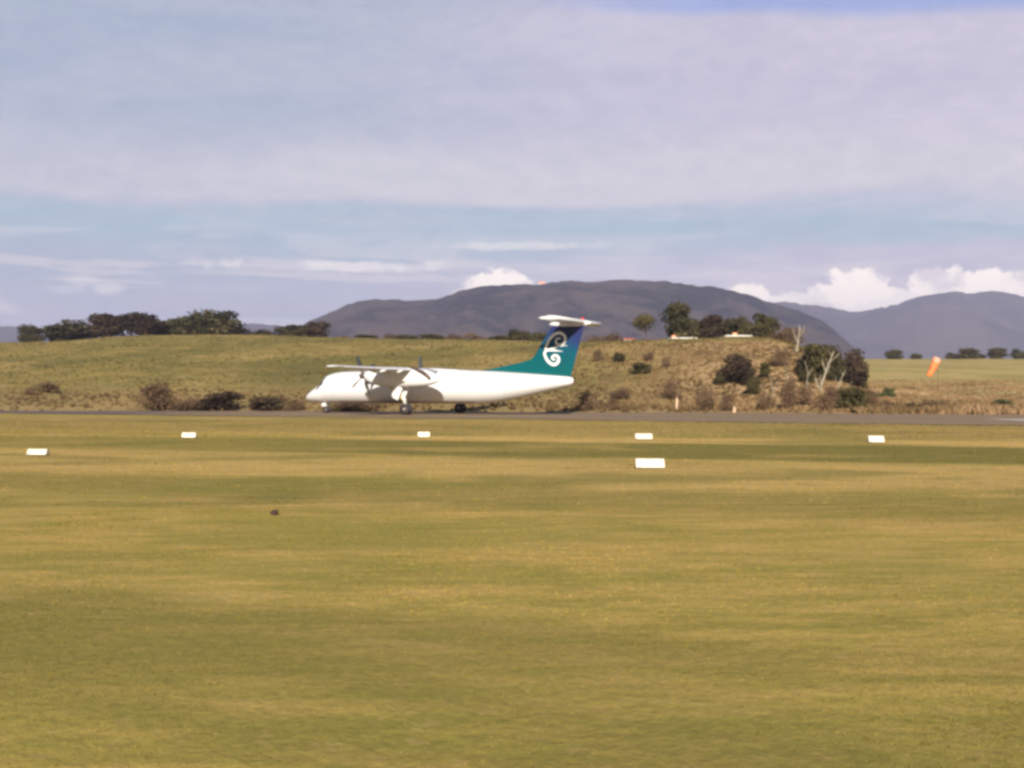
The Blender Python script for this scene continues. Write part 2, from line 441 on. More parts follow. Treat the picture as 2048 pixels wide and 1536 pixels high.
class MB:
    """collects vertices and faces of one mesh"""
    def __init__(s):
        s.v, s.f, s.mi = [], [], []
    def add(s, vs, fs, mi=0):
        k = len(s.v)
        s.v += [tuple(v) for v in vs]
        s.f += [tuple(i + k for i in f) for f in fs]
        s.mi += [mi] * len(fs)
    def box(s, c, d, mi=0, M=None):
        x, y, z = d[0] / 2, d[1] / 2, d[2] / 2
        vs = [Vector((sx * x, sy * y, sz * z)) for sx in (-1, 1) for sy in (-1, 1) for sz in (-1, 1)]
        if M is not None:
            vs = [M @ v for v in vs]
        vs = [v + Vector(c) for v in vs]
        s.add(vs, [(0, 1, 3, 2), (4, 6, 7, 5), (0, 4, 5, 1), (2, 3, 7, 6), (0, 2, 6, 4), (1, 5, 7, 3)], mi)
    def rings(s, rings, cap=True, mi=0):
        n = len(rings[0])
        vs = [p for r in rings for p in r]
        fs = []
        for i in range(len(rings) - 1):
            for j in range(n):
                k = (j + 1) % n
                fs.append((i * n + j, i * n + k, (i + 1) * n + k, (i + 1) * n + j))
        if cap:
            fs.append(tuple(range(n))[::-1])
            fs.append(tuple((len(rings) - 1) * n + j for j in range(n)))
        s.add(vs, fs, mi)
    def tube(s, pts, rad, n=8, mi=0):
        pts = [Vector(p) for p in pts]
        rings = []
        for i, p in enumerate(pts):
            a = pts[min(i + 1, len(pts) - 1)] - pts[max(i - 1, 0)]
            a.normalize()
            u = a.cross(Vector((0, 0, 1)))
            if u.length < 0.05: u = a.cross(Vector((0, 1, 0)))
            u.normalize(); w = a.cross(u)
            r = rad[i] if isinstance(rad, (list, tuple)) else rad
            rings.append([p + u * (r * math.cos(2 * math.pi * j / n)) + w * (r * math.sin(2 * math.pi * j / n)) for j in range(n)])
        s.rings(rings, True, mi)
    def build(s, name, mats, parent=None, smooth=False):
        return mesh_obj(name, s.v, s.f, mats, parent, smooth, s.mi if isinstance(mats, (list, tuple)) else None)

def interp(x, tab):
    if x <= tab[0][0]: return tab[0][1]
    for (a, va), (b_, vb) in zip(tab, tab[1:]):
        if x <= b_:
            t_ = (x - a) / (b_ - a)
            return va + (vb - va) * t_
    return tab[-1][1]
def sinterp(x, tab):
    """smooth interpolation (cosine eased slopes, Catmull-Rom)"""
    n = len(tab)
    if x <= tab[0][0]: return tab[0][1]
    if x >= tab[-1][0]: return tab[-1][1]
    for i in range(n - 1):
        if x <= tab[i + 1][0]:
            x0, y0 = tab[i]; x1, y1 = tab[i + 1]
            m0 = (y1 - tab[i - 1][1]) / (x1 - tab[i - 1][0]) if i > 0 else (y1 - y0) / (x1 - x0)
            m1 = (tab[i + 2][1] - y0) / (tab[i + 2][0] - x0) if i + 2 < n else (y1 - y0) / (x1 - x0)
            h = x1 - x0; t_ = (x - x0) / h
            return (2*t_**3-3*t_**2+1)*y0 + (t_**3-2*t_**2+t_)*h*m0 + (-2*t_**3+3*t_**2)*y1 + (t_**3-t_**2)*h*m1
def fbm(x, y, z=0.0, o=4):
    v = 0; a = 1; s_ = 0
    for i in range(o):
        v += a * noise.noise((x * 2**i, y * 2**i, z + i * 7.3)); s_ += a; a *= 0.5
    return v / s_
def smooth01(t_):
    t_ = max(0.0, min(1.0, t_)); return t_ * t_ * (3 - 2 * t_)
def ray(x, y, D):
    """world point seen at pixel x, y of the photograph at depth D"""
    return Vector(((x - 1024) / F * D, D, CAMH + (YH - y) / F * D))

# ================================================================== SETTING
# ground: one sheet out to the horizon, finer near the camera
def grid_sheet(name, xs, ys, zf, mat, smooth=True):
    vs = [(x, y, zf(x, y)) for y in ys for x in xs]
    n = len(xs)
    fs = [(j * n + i, j * n + i + 1, (j + 1) * n + i + 1, (j + 1) * n + i) for j in range(len(ys) - 1) for i in range(n - 1)]
    return mesh_obj(name, vs, fs, mat, None, smooth)
gx = [-7000, -2000, -600, -200] + list(np.linspace(-60, 60, 81)) + [200, 600, 2000, 7000]
gy = [-400, -100, -20] + list(np.linspace(-4, 66, 91)) + [90, 200, 600, 2000, 7400]
def gz(x, y):
    k = smooth01((y + 3) / 4) * smooth01((58 - y) / 6) * smooth01((55 - abs(x)) / 10)
    return k * (0.05 * fbm(x * 0.16, y * 0.16, 0, 3))
ground = grid_sheet("ground", gx, gy, gz, mat_ground)
tag(ground, "flat airfield turf of olive and straw coloured mown grass", kind='structure')

def slanted(name, c0, c1, x0, x1, z, mat, a=0.5, n=60, wob=0.0, thick=None):
    xs = np.linspace(x0, x1, n)
    vs, fs = [], []
    for x in xs:
        w0 = wob * fbm(x * 0.15, 1.7, 0, 3)
        w1 = wob * fbm(x * 0.15, 9.7, 0, 3)
        w0 += wob * 0.5 * fbm(x * 1.1, 4.4, 0, 3)
        vs += [(x, c0 - a * x + w0, z), (x, c1 - a * x + w1, z)]
    for i in range(n - 1):
        fs.append((2 * i, 2 * i + 2, 2 * i + 3, 2 * i + 1))
    return mesh_obj(name, vs, fs, mat)
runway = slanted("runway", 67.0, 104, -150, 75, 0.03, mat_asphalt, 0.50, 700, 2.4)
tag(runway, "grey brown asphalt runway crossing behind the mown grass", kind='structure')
vs, fs = [], []
for i in range(24):
    x = 29.0 + i * 1.6
    vs += [(x + (1.2 if i == 0 else 0), 72.5 - 0.50 * x, 0.034), (x, 82.0 - 0.50 * x, 0.034)]
fs = [(2 * i, 2 * i + 2, 2 * i + 3, 2 * i + 1) for i in range(23)]
tag(mesh_obj("paved_area", vs, fs, mat_concrete), "pale concrete strip on the runway at the right edge", kind='structure')

# the grassy hillside behind the runway: crest row and crest depth for each bearing
CREST = [(-500, 694), (-300, 690), (0, 686), (120, 684), (200, 677), (300, 672), (500, 672), (680, 677), (900, 681), (1150, 684), (1300, 685), (1400, 681),
         (1500, 677), (1560, 683), (1600, 694), (1650, 716), (1690, 742), (1725, 775), (1760, 800), (1800, 818), (1850, 835)]
CD = [(-500, 250), (0, 240), (500, 240), (900, 225), (1150, 195), (1300, 170), (1500, 152), (1600, 140), (1700, 128), (1850, 110)]
def hill_base(a): return interp(a * F + 1024, [(-800, 99.5), (0, 96.5), (615, 95), (1024, 91.5), (1850, 82.5), (2048, 80.5), (2700, 74), (3100, 70)])
def hill_z(px, D):
    a = (px - 1024) / F
    Db, Dc = hill_base(a), sinterp(px, CD)
    yc = sinterp(px, CREST)
    zc = CAMH + (YH - yc) / F * Dc
    tt = (D - Db) / (Dc - Db)
    x, y = a * D, D
    steep = smooth01((px - 900) / 500)
    if tt <= 0:
        return -0.1
    if tt <= 1:
        s_ = tt ** 1.15
        s2 = smooth01((tt - 0.10) / 0.85) * 0.75 + 0.25 * tt
        s_ = s_ * (1 - steep) + s2 * steep
        z = -0.1 + (zc + 0.1) * s_ + 0.16 * smooth01(tt * 40)
    else:
        z = zc + min(D - Dc, 260) * 0.016 - max(0, D - Dc - 260) * 0.02
    amp = smooth01(tt * 3) * (1 - 0.6 * smooth01((tt - .8) / .2)) * min(1, max(0, zc) / 5)
    z += amp * (0.75 * fbm(x * 0.045, y * 0.045, 2, 3) + 0.30 * fbm(x * 0.22, y * 0.22, 4, 3))
    z += amp * steep * 0.8 * (-abs(fbm(x * 0.12, y * 0.05, 8, 3)) + 0.2)
    return z
pxs = np.linspace(-700, 1850, 300)
ts = list(np.linspace(-0.06, 1.0, 70)) + list(np.linspace(1.04, 2.2, 22)) + [3.0, 4.5]
vs = []
for tt in ts:
    for px in pxs:
        a = (px - 1024) / F
        Db, Dc = hill_base(a), sinterp(px, CD)
        D = Db + (Dc - Db) * tt
        vs.append((a * D, D, max(-1.5, hill_z(px, D))))
n = len(pxs)
fs = [(j * n + i, j * n + i + 1, (j + 1) * n + i + 1, (j + 1) * n + i) for j in range(len(ts) - 1) for i in range(n - 1)]
hillside = mesh_obj("hillside", vs, fs, mat_hill, None, True)
tag(hillside, "grassy hillside rising behind the runway, brown and eroded on the right", kind='structure')

def field_z(px, D):
    a = (px - 1024) / F
    tab = [(60, -0.3), (84, -0.1), (86, 0.08), (92, 0.2), (110, 0.45), (130, 1.1), (165, 2.4), (200, 3.9), (300, 8.7), (450, 15.4), (600, 17.0), (1000, 8.0), (1300, -1)]
    z = interp(D + 84 - hill_base(a), tab)
    x = a * D
    k = smooth01((D - 95) / 30)
    return z + k * (0.35 * fbm(x * 0.05, D * 0.05, 12, 3) + 0.12 * fbm(x * 0.3, D * 0.3, 14, 2))
pxs2 = np.linspace(1330, 3000, 110)
ds = list(np.linspace(70, 200, 60)) + list(np.linspace(205, 470, 40)) + [500, 560, 650, 800, 1000, 1300]
vs = [((px - 1024) / F * D, D, field_z(px, D)) for D in ds for px in pxs2]
n = len(pxs2)
fs = [(j * n + i, j * n + i + 1, (j + 1) * n + i + 1, (j + 1) * n + i) for j in range(len(ds) - 1) for i in range(n - 1)]
far_field = mesh_obj("field", vs, fs, mat_field, None, True)
tag(far_field, "yellow green pasture sloping up to the right of the hillside", kind='structure')

def ground_at(px, D):
    zs = [0.0]
    if px < 1850: zs.append(hill_z(px, D))
    if px > 1330: zs.append(field_z(px, D))
    return max(zs)

def mountain(name, crest, Dc, depth, px0, px1, npx, mat, seed, rough, label, bump):
    rows = 46
    vs = []
    pl = np.linspace(px0, px1, npx)
    for j in range(rows):
        tt = j / (rows - 1)            # 0 = front foot, 0.7 = crest, 1 = back foot
        D = Dc - depth * 0.7 + depth * tt
        for px in pl:
            a = (px - 1024) / F
            zc = max(-5, CAMH + (YH - sinterp(px, crest)) / F * Dc)
            q = tt / 0.7 if tt < 0.7 else (1 - tt) / 0.3
            prof = math.sin(q * math.pi / 2) ** 0.9
            x, y = a * D, D
            spur = 1 - abs(fbm(x / Dc * 9, y / Dc * 5, seed, 4)) * 2.0
            mod = 1 - (1 - spur) * rough * math.sin(math.pi * min(1, q)) * 0.9
            z = zc * prof * mod + bump * fbm(x / bump * 0.16, y / bump * 0.16, seed + 3, 3) * min(1, max(0, zc) / 40) * (0.3 + 0.7 * q) + bump * 0.45 * noise.noise((x * 0.035, y * 0.012, seed)) * q
            vs.append((x, y, z - (3 if q < 0.02 else 0)))
    n = len(pl)
    fs = [(j * n + i, j * n + i + 1, (j + 1) * n + i + 1, (j + 1) * n + i) for j in range(rows - 1) for i in range(n - 1)]
    o = mesh_obj(name, vs, fs, mat, None, True)
    return tag(o, label, kind='structure')
MAIN = [(500, 800), (560, 700), (600, 657), (640, 634), (700, 610), (740, 602), (820, 600), (880, 597), (920, 582), (960, 576), (1060, 570), (1090, 571), (1130, 565),
        (1180, 567), (1230, 563), (1340, 567), (1420, 574), (1480, 588), (1540, 605), (1600, 622), (1650, 647), (1700, 688), (1740, 728), (1800, 790), (1900, 830)]
RIGHT = [(1250, 760), (1400, 660), (1500, 618), (1560, 606), (1600, 609), (1660, 616), (1720, 626), (1760, 619), (1810, 603), (1840, 592), (1900, 588), (1950, 587), (1990, 584),
         (2030, 590), (2100, 604), (2250, 620), (2500, 670)]
LEFT = [(-600, 640), (-300, 650), (-60, 657), (0, 653), (50, 655), (100, 660), (160, 662), (300, 668), (420, 656), (480, 650), (520, 649), (570, 655), (640, 665), (760, 720)]
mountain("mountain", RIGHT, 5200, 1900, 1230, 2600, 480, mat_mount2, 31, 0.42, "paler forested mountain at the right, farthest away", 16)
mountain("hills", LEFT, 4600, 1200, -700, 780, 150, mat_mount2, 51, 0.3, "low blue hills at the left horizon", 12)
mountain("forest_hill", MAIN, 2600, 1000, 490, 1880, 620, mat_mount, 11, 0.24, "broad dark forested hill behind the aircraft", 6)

# ------------------------------------------------------------------ haze
hm = bpy.data.materials.new("haze_air")
hm.use_nodes = True
hm.node_tree.nodes.clear()
ht = NT(hm.node_tree)
pv = ht.n('ShaderNodeVolumePrincipled')
pv.inputs['Color'].default_value = (0.56, 0.60, 0.95, 1)
pv.inputs['Density'].default_value = 0.000135
pv.inputs['Anisotropy'].default_value = 0.0
ho = ht.n('ShaderNodeOutputMaterial')
ht.l(pv.outputs[0], ho.inputs['Volume'])
hb = MB()
hb.box((0, 3350, 268), (14400, 7700 + 400, 540))
haze = hb.build("haze", hm)
tag(haze, "thin pale haze in the air between the airfield and the hills", kind='stuff')

# ================================================================== AIRCRAFT
TH = math.asin(0.454)
CT, ST = math.cos(TH), math.sin(TH)
# aircraft frame: origin on the ground between the main wheels, x aft, y to starboard (away from the camera), z up
plane = empty("passenger_plane", (-5.87, 83.0, 0.034), -TH)
tag(plane, "white twin propeller airliner with teal tail taxiing on the runway", "airplane")
# Empty's x axis = (CT, -ST), y axis = (ST, CT)
def uz(px, py, lat=0.0):
    """pixel -> (aft, up) on the aircraft's vertical plane at lateral offset lat"""
    k = (px - 1024) / F
    # X = -5.87 + CT*u + ST*lat ; Y = 83 - ST*u + CT*lat ; X = k*Y
    u = (k * (83 + CT * lat) + 5.87 - ST * lat) / (CT + k * ST)
    Y = 83 - ST * u + CT * lat
    return u, CAMH + (YH - py) / F * Y - 0.034

# fuselage sections: (aft, z bottom, z top, half width, squareness)
SEC = [(-11.93, 1.10, 1.22, 0.07), (-11.84, 1.00, 1.36, 0.24), (-11.6, 0.92, 1.56, 0.44), (-11.2, 0.86, 1.82, 0.66), (-10.7, 0.82, 2.08, 0.86), (-10.3, 0.80, 2.34, 1.00), (-10.1, 0.80, 2.46, 1.05),
       (-9.80, 0.79, 2.90, 1.12), (-9.50, 0.78, 3.05, 1.18), (-9.0, 0.78, 3.17, 1.25), (-8.3, 0.78, 3.25, 1.31), (-7.3, 0.78, 3.27, 1.345), (-5.0, 0.78, 3.27, 1.345),
       (-2.0, 0.78, 3.28, 1.345), (1.0, 0.78, 3.28, 1.345), (3.0, 0.78, 3.26, 1.345), (4.2, 0.80, 3.22, 1.33), (5.4, 0.90, 3.17, 1.27), (6.8, 1.13, 3.08, 1.13),
       (8.2, 1.42, 2.98, 0.94), (9.6, 1.74, 2.87, 0.70), (10.6, 1.97, 2.79, 0.50), (11.15, 2.12, 2.73, 0.34), (11.4, 2.24, 2.64, 0.18), (11.46, 2.36, 2.54, 0.07)]
def section(i, n=40):
    u, zb, zt, hw = SEC[i]
    zc, hz_ = (zb + zt) / 2, (zt - zb) / 2
    r = []
    for j in range(n):
        a_ = 2 * math.pi * j / n
        c, s_ = math.cos(a_), math.sin(a_)
        r.append((u, hw * math.copysign(abs(c) ** 0.96, c), zc + hz_ * math.copysign(abs(s_) ** 0.96, s_)))
    return r
# refine along the length with Catmull-Rom so the skin is smooth
tabs = [[(s_[0], s_[k]) for s_ in SEC] for k in (1, 2, 3)]
us = []
for a_, b_ in zip(SEC, SEC[1:]):
    k = max(1, int((b_[0] - a_[0]) / 0.35))
    us += [a_[0] + (b_[0] - a_[0]) * i / k for i in range(k)]
us.append(SEC[-1][0])
def cr(x, tab):   # monotone-ish
    v = sinterp(x, tab); w = interp(x, tab); return v * 0.8 + w * 0.2
fr = []
NR = 44
for u in us:
    zb, zt, hw = (cr(u, tb) for tb in tabs)
    zc, hz_ = (zb + zt) / 2, (zt - zb) / 2
    fr.append([(u, hw * math.cos(2 * math.pi * j / NR), zc + hz_ * math.sin(2 * math.pi * j / NR)) for j in range(NR)])
mb = MB()
mb.rings(fr, True, 0)
# grey belly paint on the lowest faces
for k, f in enumerate(mb.f):
    if len(f) == 4:
        zz = sum(mb.v[i][2] for i in f) / 4
        yy = abs(sum(mb.v[i][1] for i in f) / 4)
        uu = sum(mb.v[i][0] for i in f) / 4
        if zz < 0.95 and -8.5 < uu < 4.0:
            mb.mi[k] = 1
fus = mb.build("fuselage", [mat_white, mat_belly], plane, True)

def skin(u, ang, off=0.0):
    zb, zt, hw = (cr(u, tb) for tb in tabs)
    zc, hz_ = (zb + zt) / 2, (zt - zb) / 2
    a_ = R(ang)
    return Vector((u, (hw + off) * math.cos(a_), zc + (hz_ + off) * math.sin(a_)))
def skin_patch(name, u0, u1, a0, a1, mat, off=0.012, nu=6, na=8, parent=plane, slant=0.0):
    g_ = [[skin(u0 + (u1 - u0) * i / nu + slant * (j / na), a0 + (a1 - a0) * j / na, off) for j in range(na + 1)] for i in range(nu + 1)]
    g2 = [[skin(u0 + (u1 - u0) * i / nu + slant * (j / na), a0 + (a1 - a0) * j / na, -0.02) for j in range(na + 1)] for i in range(nu + 1)]
    b = MB()
    vs = [p for r_ in g_ for p in r_] + [p for r_ in g2 for p in r_]
    m_ = na + 1; q = (nu + 1) * m_
    fs = [(i * m_ + j, i * m_ + j + 1, (i + 1) * m_ + j + 1, (i + 1) * m_ + j) for i in range(nu) for j in range(na)]
    fs += [(q + i * m_ + j, q + (i + 1) * m_ + j, q + (i + 1) * m_ + j + 1, q + i * m_ + j + 1) for i in range(nu) for j in range(na)]
    for i in range(nu):
        fs.append((i * m_, (i + 1) * m_, q + (i + 1) * m_, q + i * m_))
        fs.append((i * m_ + na, q + i * m_ + na, q + (i + 1) * m_ + na, (i + 1) * m_ + na))
    for j in range(na):
        fs.append((j, q + j, q + j + 1, j + 1))
        fs.append((nu * m_ + j, nu * m_ + j + 1, q + nu * m_ + j + 1, q + nu * m_ + j))
    b.add(vs, fs)
    return b.build(name, mat, parent, True)
# cockpit panes wrap round the nose (angle 180 = port side, 90 = top)
skin_patch("windscreen", -10.16, -9.72, 92, 124, mat_glass, 0.02)
skin_patch("windscreen", -10.16, -9.72, 56, 88, mat_glass, 0.02)
skin_patch("side_window", -10.20, -9.52, 127, 164, mat_glass, 0.02, slant=-0.05)
skin_patch("side_window", -10.20, -9.52, 16, 53, mat_glass, 0.02)

# wings: lofted aerofoil sections
def aerofoil(le, te, z, th, lat, n=14, twist=0.0):
    """closed loop of points round a section, x aft"""
    up, lo = [], []
    c = te - le
    for i in range(n + 1):
        s_ = (1 - math.cos(math.pi * i / n)) / 2
        y_ = 5 * (0.2969 * math.sqrt(s_) - 0.126 * s_ - 0.3516 * s_**2 + 0.2843 * s_**3 - 0.1015 * s_**4)
        up.append((le + c * s_, lat, z + th * y_ * 1.15))
        lo.append((le + c * s_, lat, z - th * y_ * 0.75))
    return up + lo[1:-1][::-1]
def wing(side):
    b = MB()
    secs = [(0.25, -2.10, 0.95, 3.20, 0.44), (3.94, -2.05, 0.82, 3.22, 0.42), (6.0, -1.80, 0.72, 3.23, 0.34), (9.0, -1.35, 0.60, 3.27, 0.26), (12.0, -0.92, 0.44, 3.32, 0.19), (12.45, -0.80, 0.36, 3.33, 0.12), (12.6, -0.55, 0.2, 3.335, 0.05)]
    rings = [aerofoil(le, te, z, th, side * lat) for lat, le, te, z, th in secs]
    if side > 0: rings = [r_[::-1] for r_ in rings]
    b.rings(rings, True, 0)
    w = b.build("wing", mat_wing, plane, True)
    # de-icing boot along the leading edge outboard of the engine
    bb = MB()
    sub = []
    for k in range(9):
        lat = 4.8 + (12.3 - 4.8) * k / 8
        le = interp(lat, [(s_[0], s_[1]) for s_ in secs]); te = interp(lat, [(s_[0], s_[2]) for s_ in secs])
        z = interp(lat, [(s_[0], s_[3]) for s_ in secs]); th = interp(lat, [(s_[0], s_[4]) for s_ in secs])
        c = te - le
        pts = []
        for s_, sg in ((0.07, 1), (0.03, 1), (0.008, 1), (0, 1), (0.008, -1), (0.03, -1), (0.06, -1)):
            y_ = 5 * (0.2969 * math.sqrt(s_) - 0.126 * s_ - 0.3516 * s_**2)
            pts.append((le + c * s_ - 0.012, side * lat, z + sg * (th * y_ * (1.15 if sg > 0 else 0.75) + 0.008)))
        pts.append((le + c * 0.08, side * lat, z))
        sub.append(pts)
    bb.rings(sub, True)
    bb.build("deicing_boot", mat_dark, w, True)
    # control surfaces at the trailing edge
    for nm, l0, l1 in (("flap", 4.9, 8.6), ("aileron", 9.0, 12.0)):
        fb = MB(); rg = []
        for lat in (l0, l1):
            te = interp(lat, [(s_[0], s_[2]) for s_ in secs]); z = interp(lat, [(s_[0], s_[3]) for s_ in secs])
            rg.append([(te - 0.45, side * lat, z + 0.035), (te + 0.06, side * lat, z - 0.005), (te + 0.06, side * lat, z - 0.02), (te - 0.45, side * lat, z - 0.09)])
        fb.rings(rg, True)
        fb.build(nm, mat_wing, w)
    # flap track fairings hang below the trailing edge
    for lat in (6.0, 8.0):
        te = interp(lat, [(s_[0], s_[2]) for s_ in secs])
        tb = MB()
        tb.tube([(te - 1.0, side * lat, 3.10), (te - 0.6, side * lat, 3.05), (te, side * lat, 3.09), (te + 0.35, side * lat, 3.16)], [0.03, 0.10, 0.08, 0.02], 8)
        tb.build("flap_fairing", mat_wing, w, True)
wing(-1)
wing(1)
# root fairing over the cabin roof
rb = MB()
fsec = [(-2.7, 0.05, 3.25), (-2.3, 0.8, 3.34), (-1.2, 1.02, 3.46), (0.2, 1.02, 3.46), (1.2, 0.85, 3.38), (2.2, 0.5, 3.31), (2.9, 0.05, 3.26)]
rb.rings([[(u, hw * math.cos(math.pi * j / 10), 3.0 + (zt - 3.0) * (math.sin(math.pi * j / 10) ** 0.7 if 0 < j < 10 else 0)) for j in range(11)] for u, hw, zt in fsec])
rb.build("wing_fairing", mat_white, plane, True)

# engine nacelles
NAC = [(-3.48, 2.58, 3.10, 0.27), (-3.40, 2.50, 3.17, 0.34), (-3.1, 2.34, 3.26, 0.44), (-2.6, 2.16, 3.34, 0.52), (-2.0, 2.05, 3.38, 0.56), (-1.0, 2.00, 3.40, 0.58), (0.2, 2.00, 3.40, 0.58),
       (1.0, 2.02, 3.36, 0.56), (1.7, 2.08, 3.25, 0.50), (2.2, 2.18, 3.08, 0.40), (2.6, 2.32, 2.88, 0.26), (2.78, 2.44, 2.74, 0.12)]
def nacelle(side):
    root_lat = side * 3.94
    b = MB()
    rg = []
    for u, zb, zt, hw in NAC:
        zc, hz_ = (zb + zt) / 2, (zt - zb) / 2
        rg.append([(u, root_lat + hw * math.copysign(abs(math.cos(2*math.pi*j/28)) ** 0.8, math.cos(2*math.pi*j/28)), zc + hz_ * math.copysign(abs(math.sin(2*math.pi*j/28)) ** 0.8, math.sin(2*math.pi*j/28))) for j in range(28)])
    b.rings(rg, True)
    nac = b.build("nacelle", mat_white, plane, True)
    # chin intake
    ib = MB()
    ib.tube([(-3.42, root_lat, 2.42), (-3.2, root_lat, 2.40), (-2.6, root_lat, 2.34)], [0.13, 0.17, 0.16], 12)
    ib.build("air_intake", mat_exh, nac, True)
    # exhaust duct, dark, along the upper outboard rear of the nacelle
    eb = MB()
    o_ = side * 0.44
    eb.tube([(0.55, root_lat + o_ * 0.5, 3.38), (1.1, root_lat + o_ * 0.85, 3.26), (1.7, root_lat + o_, 3.02), (2.1, root_lat + o_ * 0.98, 2.78), (2.3, root_lat + o_ * 0.95, 2.56)], [0.07, 0.13, 0.15, 0.14, 0.10], 12)
    eb.build("exhaust_duct", mat_exh, nac, True)
    # propeller at rest: spinner and four blades
    hub = Vector((-3.70, root_lat, 2.85))
    pb = MB()
    pb.rings([[(u, root_lat + r_ * math.cos(2*math.pi*j/20), 2.85 + r_ * math.sin(2*math.pi*j/20)) for j in range(20)] for u, r_ in ((-4.12, 0.015), (-4.08, 0.07), (-3.95, 0.16), (-3.78, 0.23), (-3.60, 0.27), (-3.49, 0.28))], True)
    prop = pb.build("propeller", mat_exh, nac, True)
    for k in range(4):
        an = R(31 + 90 * k) if side < 0 else R(-2 + 90 * k)
        dv = Vector((0, -math.sin(an), math.cos(an)))          # radial
        tv = Vector((0, math.cos(an), math.sin(an)))           # tangential
        bb = MB(); rg = []; mi = []
        for r_, ch, tw in ((0.24, 0.06, 50), (0.42, 0.09, 48), (0.75, 0.15, 40), (1.15, 0.17, 32), (1.45, 0.15, 27), (1.60, 0.11, 25), (1.66, 0.06, 25)):
            c_ = tv * math.cos(R(tw)) + Vector((1, 0, 0)) * math.sin(R(tw))
            n_ = dv.cross(c_)
            ctr = hub + dv * r_
            th_ = 0.05 if r_ < .5 else 0.025
            rg.append([ctr + c_ * (ch * math.cos(2*math.pi*j/8)) + n_ * (th_ * math.sin(2*math.pi*j/8)) for j in range(8)])
        bb.rings(rg, True)
        bb.build("blade", mat_blade_prop, prop, True)
nacelle(-1)
nacelle(1)

# landing gear
def wheel(name, c, r_, w_, parent):
    b = MB()
    prof = [(-w_/2, r_*0.55), (-w_/2, r_*0.86), (-w_*0.36, r_*0.97), (0, r_), (w_*0.36, r_*0.97), (w_/2, r_*0.86), (w_/2, r_*0.55)]
    b.rings([[(c[0] + q * math.cos(2*math.pi*j/24), c[1] + dy, c[2] + q * math.sin(2*math.pi*j/24)) for j in range(24)] for dy, q in prof], False)
    w = b.build(name, mat_black, parent, True)
    h = MB()
    h.rings([[(c[0] + q * math.cos(2*math.pi*j/20), c[1] + dy, c[2] + q * math.sin(2*math.pi*j/20)) for j in range(20)] for dy, q in ((-w_*.42, r_*.2), (-w_*.40, r_*0.56), (w_*.40, r_*.56), (w_*.42, r_*.2))], True)
    h.build("wheel_rim", mat_exh, w, True)
def main_gear(side):
    la = side * 3.94
    b = MB()
    b.tube([(-0.55, la, 2.05), (-0.15, la, 1.1), (0.02, la, 0.42)], [0.17, 0.14, 0.09], 12)
    b.tube([(0.02, la - 0.38, 0.41), (0.02, la + 0.38, 0.41)], 0.06, 10)
    g_ = b.build("main_landing_gear", mat_metal, plane, True)
    b = MB()
    b.tube([(-1.35, la, 2.02), (-0.75, la, 1.50), (-0.16, la, 1.05)], 0.085, 8)
    b.build("drag_brace", mat_yellow, g_, True)
    for s_ in (-1, 1):
        b = MB()
        M_ = Matrix.Rotation(R(24), 3, 'Y')
        b.box((-0.52, la + s_ * 0.42, 1.62), (0.62, 0.035, 0.95), 0, M_)
        b.build("gear_door", mat_white, g_)
        wheel("wheel", (0.02, la + s_ * 0.21, 0.40), 0.40, 0.24, g_)
main_gear(-1)
main_gear(1)
b = MB()
b.tube([(-10.0, 0, 0.95), (-9.95, 0, 0.25)], [0.07, 0.05], 10)
b.tube([(-9.95, -0.2, 0.24), (-9.95, 0.2, 0.24)], 0.035, 8)
ng = b.build("nose_landing_gear", mat_metal, plane, True)
for s_ in (-1, 1):
    wheel("wheel", (-9.95, s_ * 0.14, 0.235), 0.235, 0.14, ng)
b = MB()
b.tube([(-10.25, 0, 0.72), (-10.22, 0, 0.60)], [0.075, 0.09], 12)
b.build("taxi_light", mat_tip, ng, True)
b = MB()
b.box((-10.05, 0.24, 0.66), (0.42, 0.02, 0.24))
b.build("gear_door", mat_white, ng)
b = MB()
b.box((-10.05, -0.24, 0.66), (0.42, 0.02, 0.24))
b.build("gear_door", mat_white, ng)

# fin: outline in the vertical centre plane, aerofoil thickness
FT = [uz(1106, 650), uz(1168, 650)]          # top leading / trailing
fin_pts = []
secs = []
le_tab = [(uz(955, 743)[1] - 0.02, uz(955, 743)[0]), (uz(1000, 734)[1], uz(1000, 734)[0]), (uz(1040, 725.5)[1], uz(1040, 725.5)[0]), (uz(1062, 719)[1], uz(1062, 719)[0]), (uz(1071, 709)[1], uz(1071, 709)[0]),
          (uz(1079, 694)[1], uz(1079, 694)[0]), (uz(1092, 672)[1], uz(1092, 672)[0]), (FT[0][1], FT[0][0])]
def fin_le(z): return interp(z, le_tab)
def fin_te(z):
    a_, b_ = uz(1141, 757), uz(1169, 650)
    return a_[0] + (b_[0] - a_[0]) * (z - a_[1]) / (b_[1] - a_[1])
zz = [2.62, 2.9] + [q[0] + 0.001 for q in le_tab[:-1]] + [4.6, 5.0, 5.4, 5.8, 6.2, FT[0][1]]
zz = sorted(set(round(q, 3) for q in zz))
def half_th(z, u):
    le, te = fin_le(z), fin_te(z)
    c = te - le
    s_ = max(0.0, min(1.0, (u - le) / c))
    th = interp(z, [(3.0, 0.26), (4.0, 0.21), (6.4, 0.15)])
    y_ = 5 * (0.2969 * math.sqrt(s_) - 0.126 * s_ - 0.3516 * s_**2 + 0.2843 * s_**3 - 0.1015 * s_**4)
    return th * y_ * 1.0 + 0.008
b = MB(); rg = []
for z in zz:
    le, te = fin_le(z), fin_te(z)
    us_ = [le + (te - le) * (1 - math.cos(math.pi * i / 16)) / 2 for i in range(17)]
    rg.append([(u, -half_th(z, u), z) for u in us_] + [(u, half_th(z, u), z) for u in us_[1:-1][::-1]])
b.rings(rg, True)
fin = b.build("tail_fin", mat_tail, plane, True)
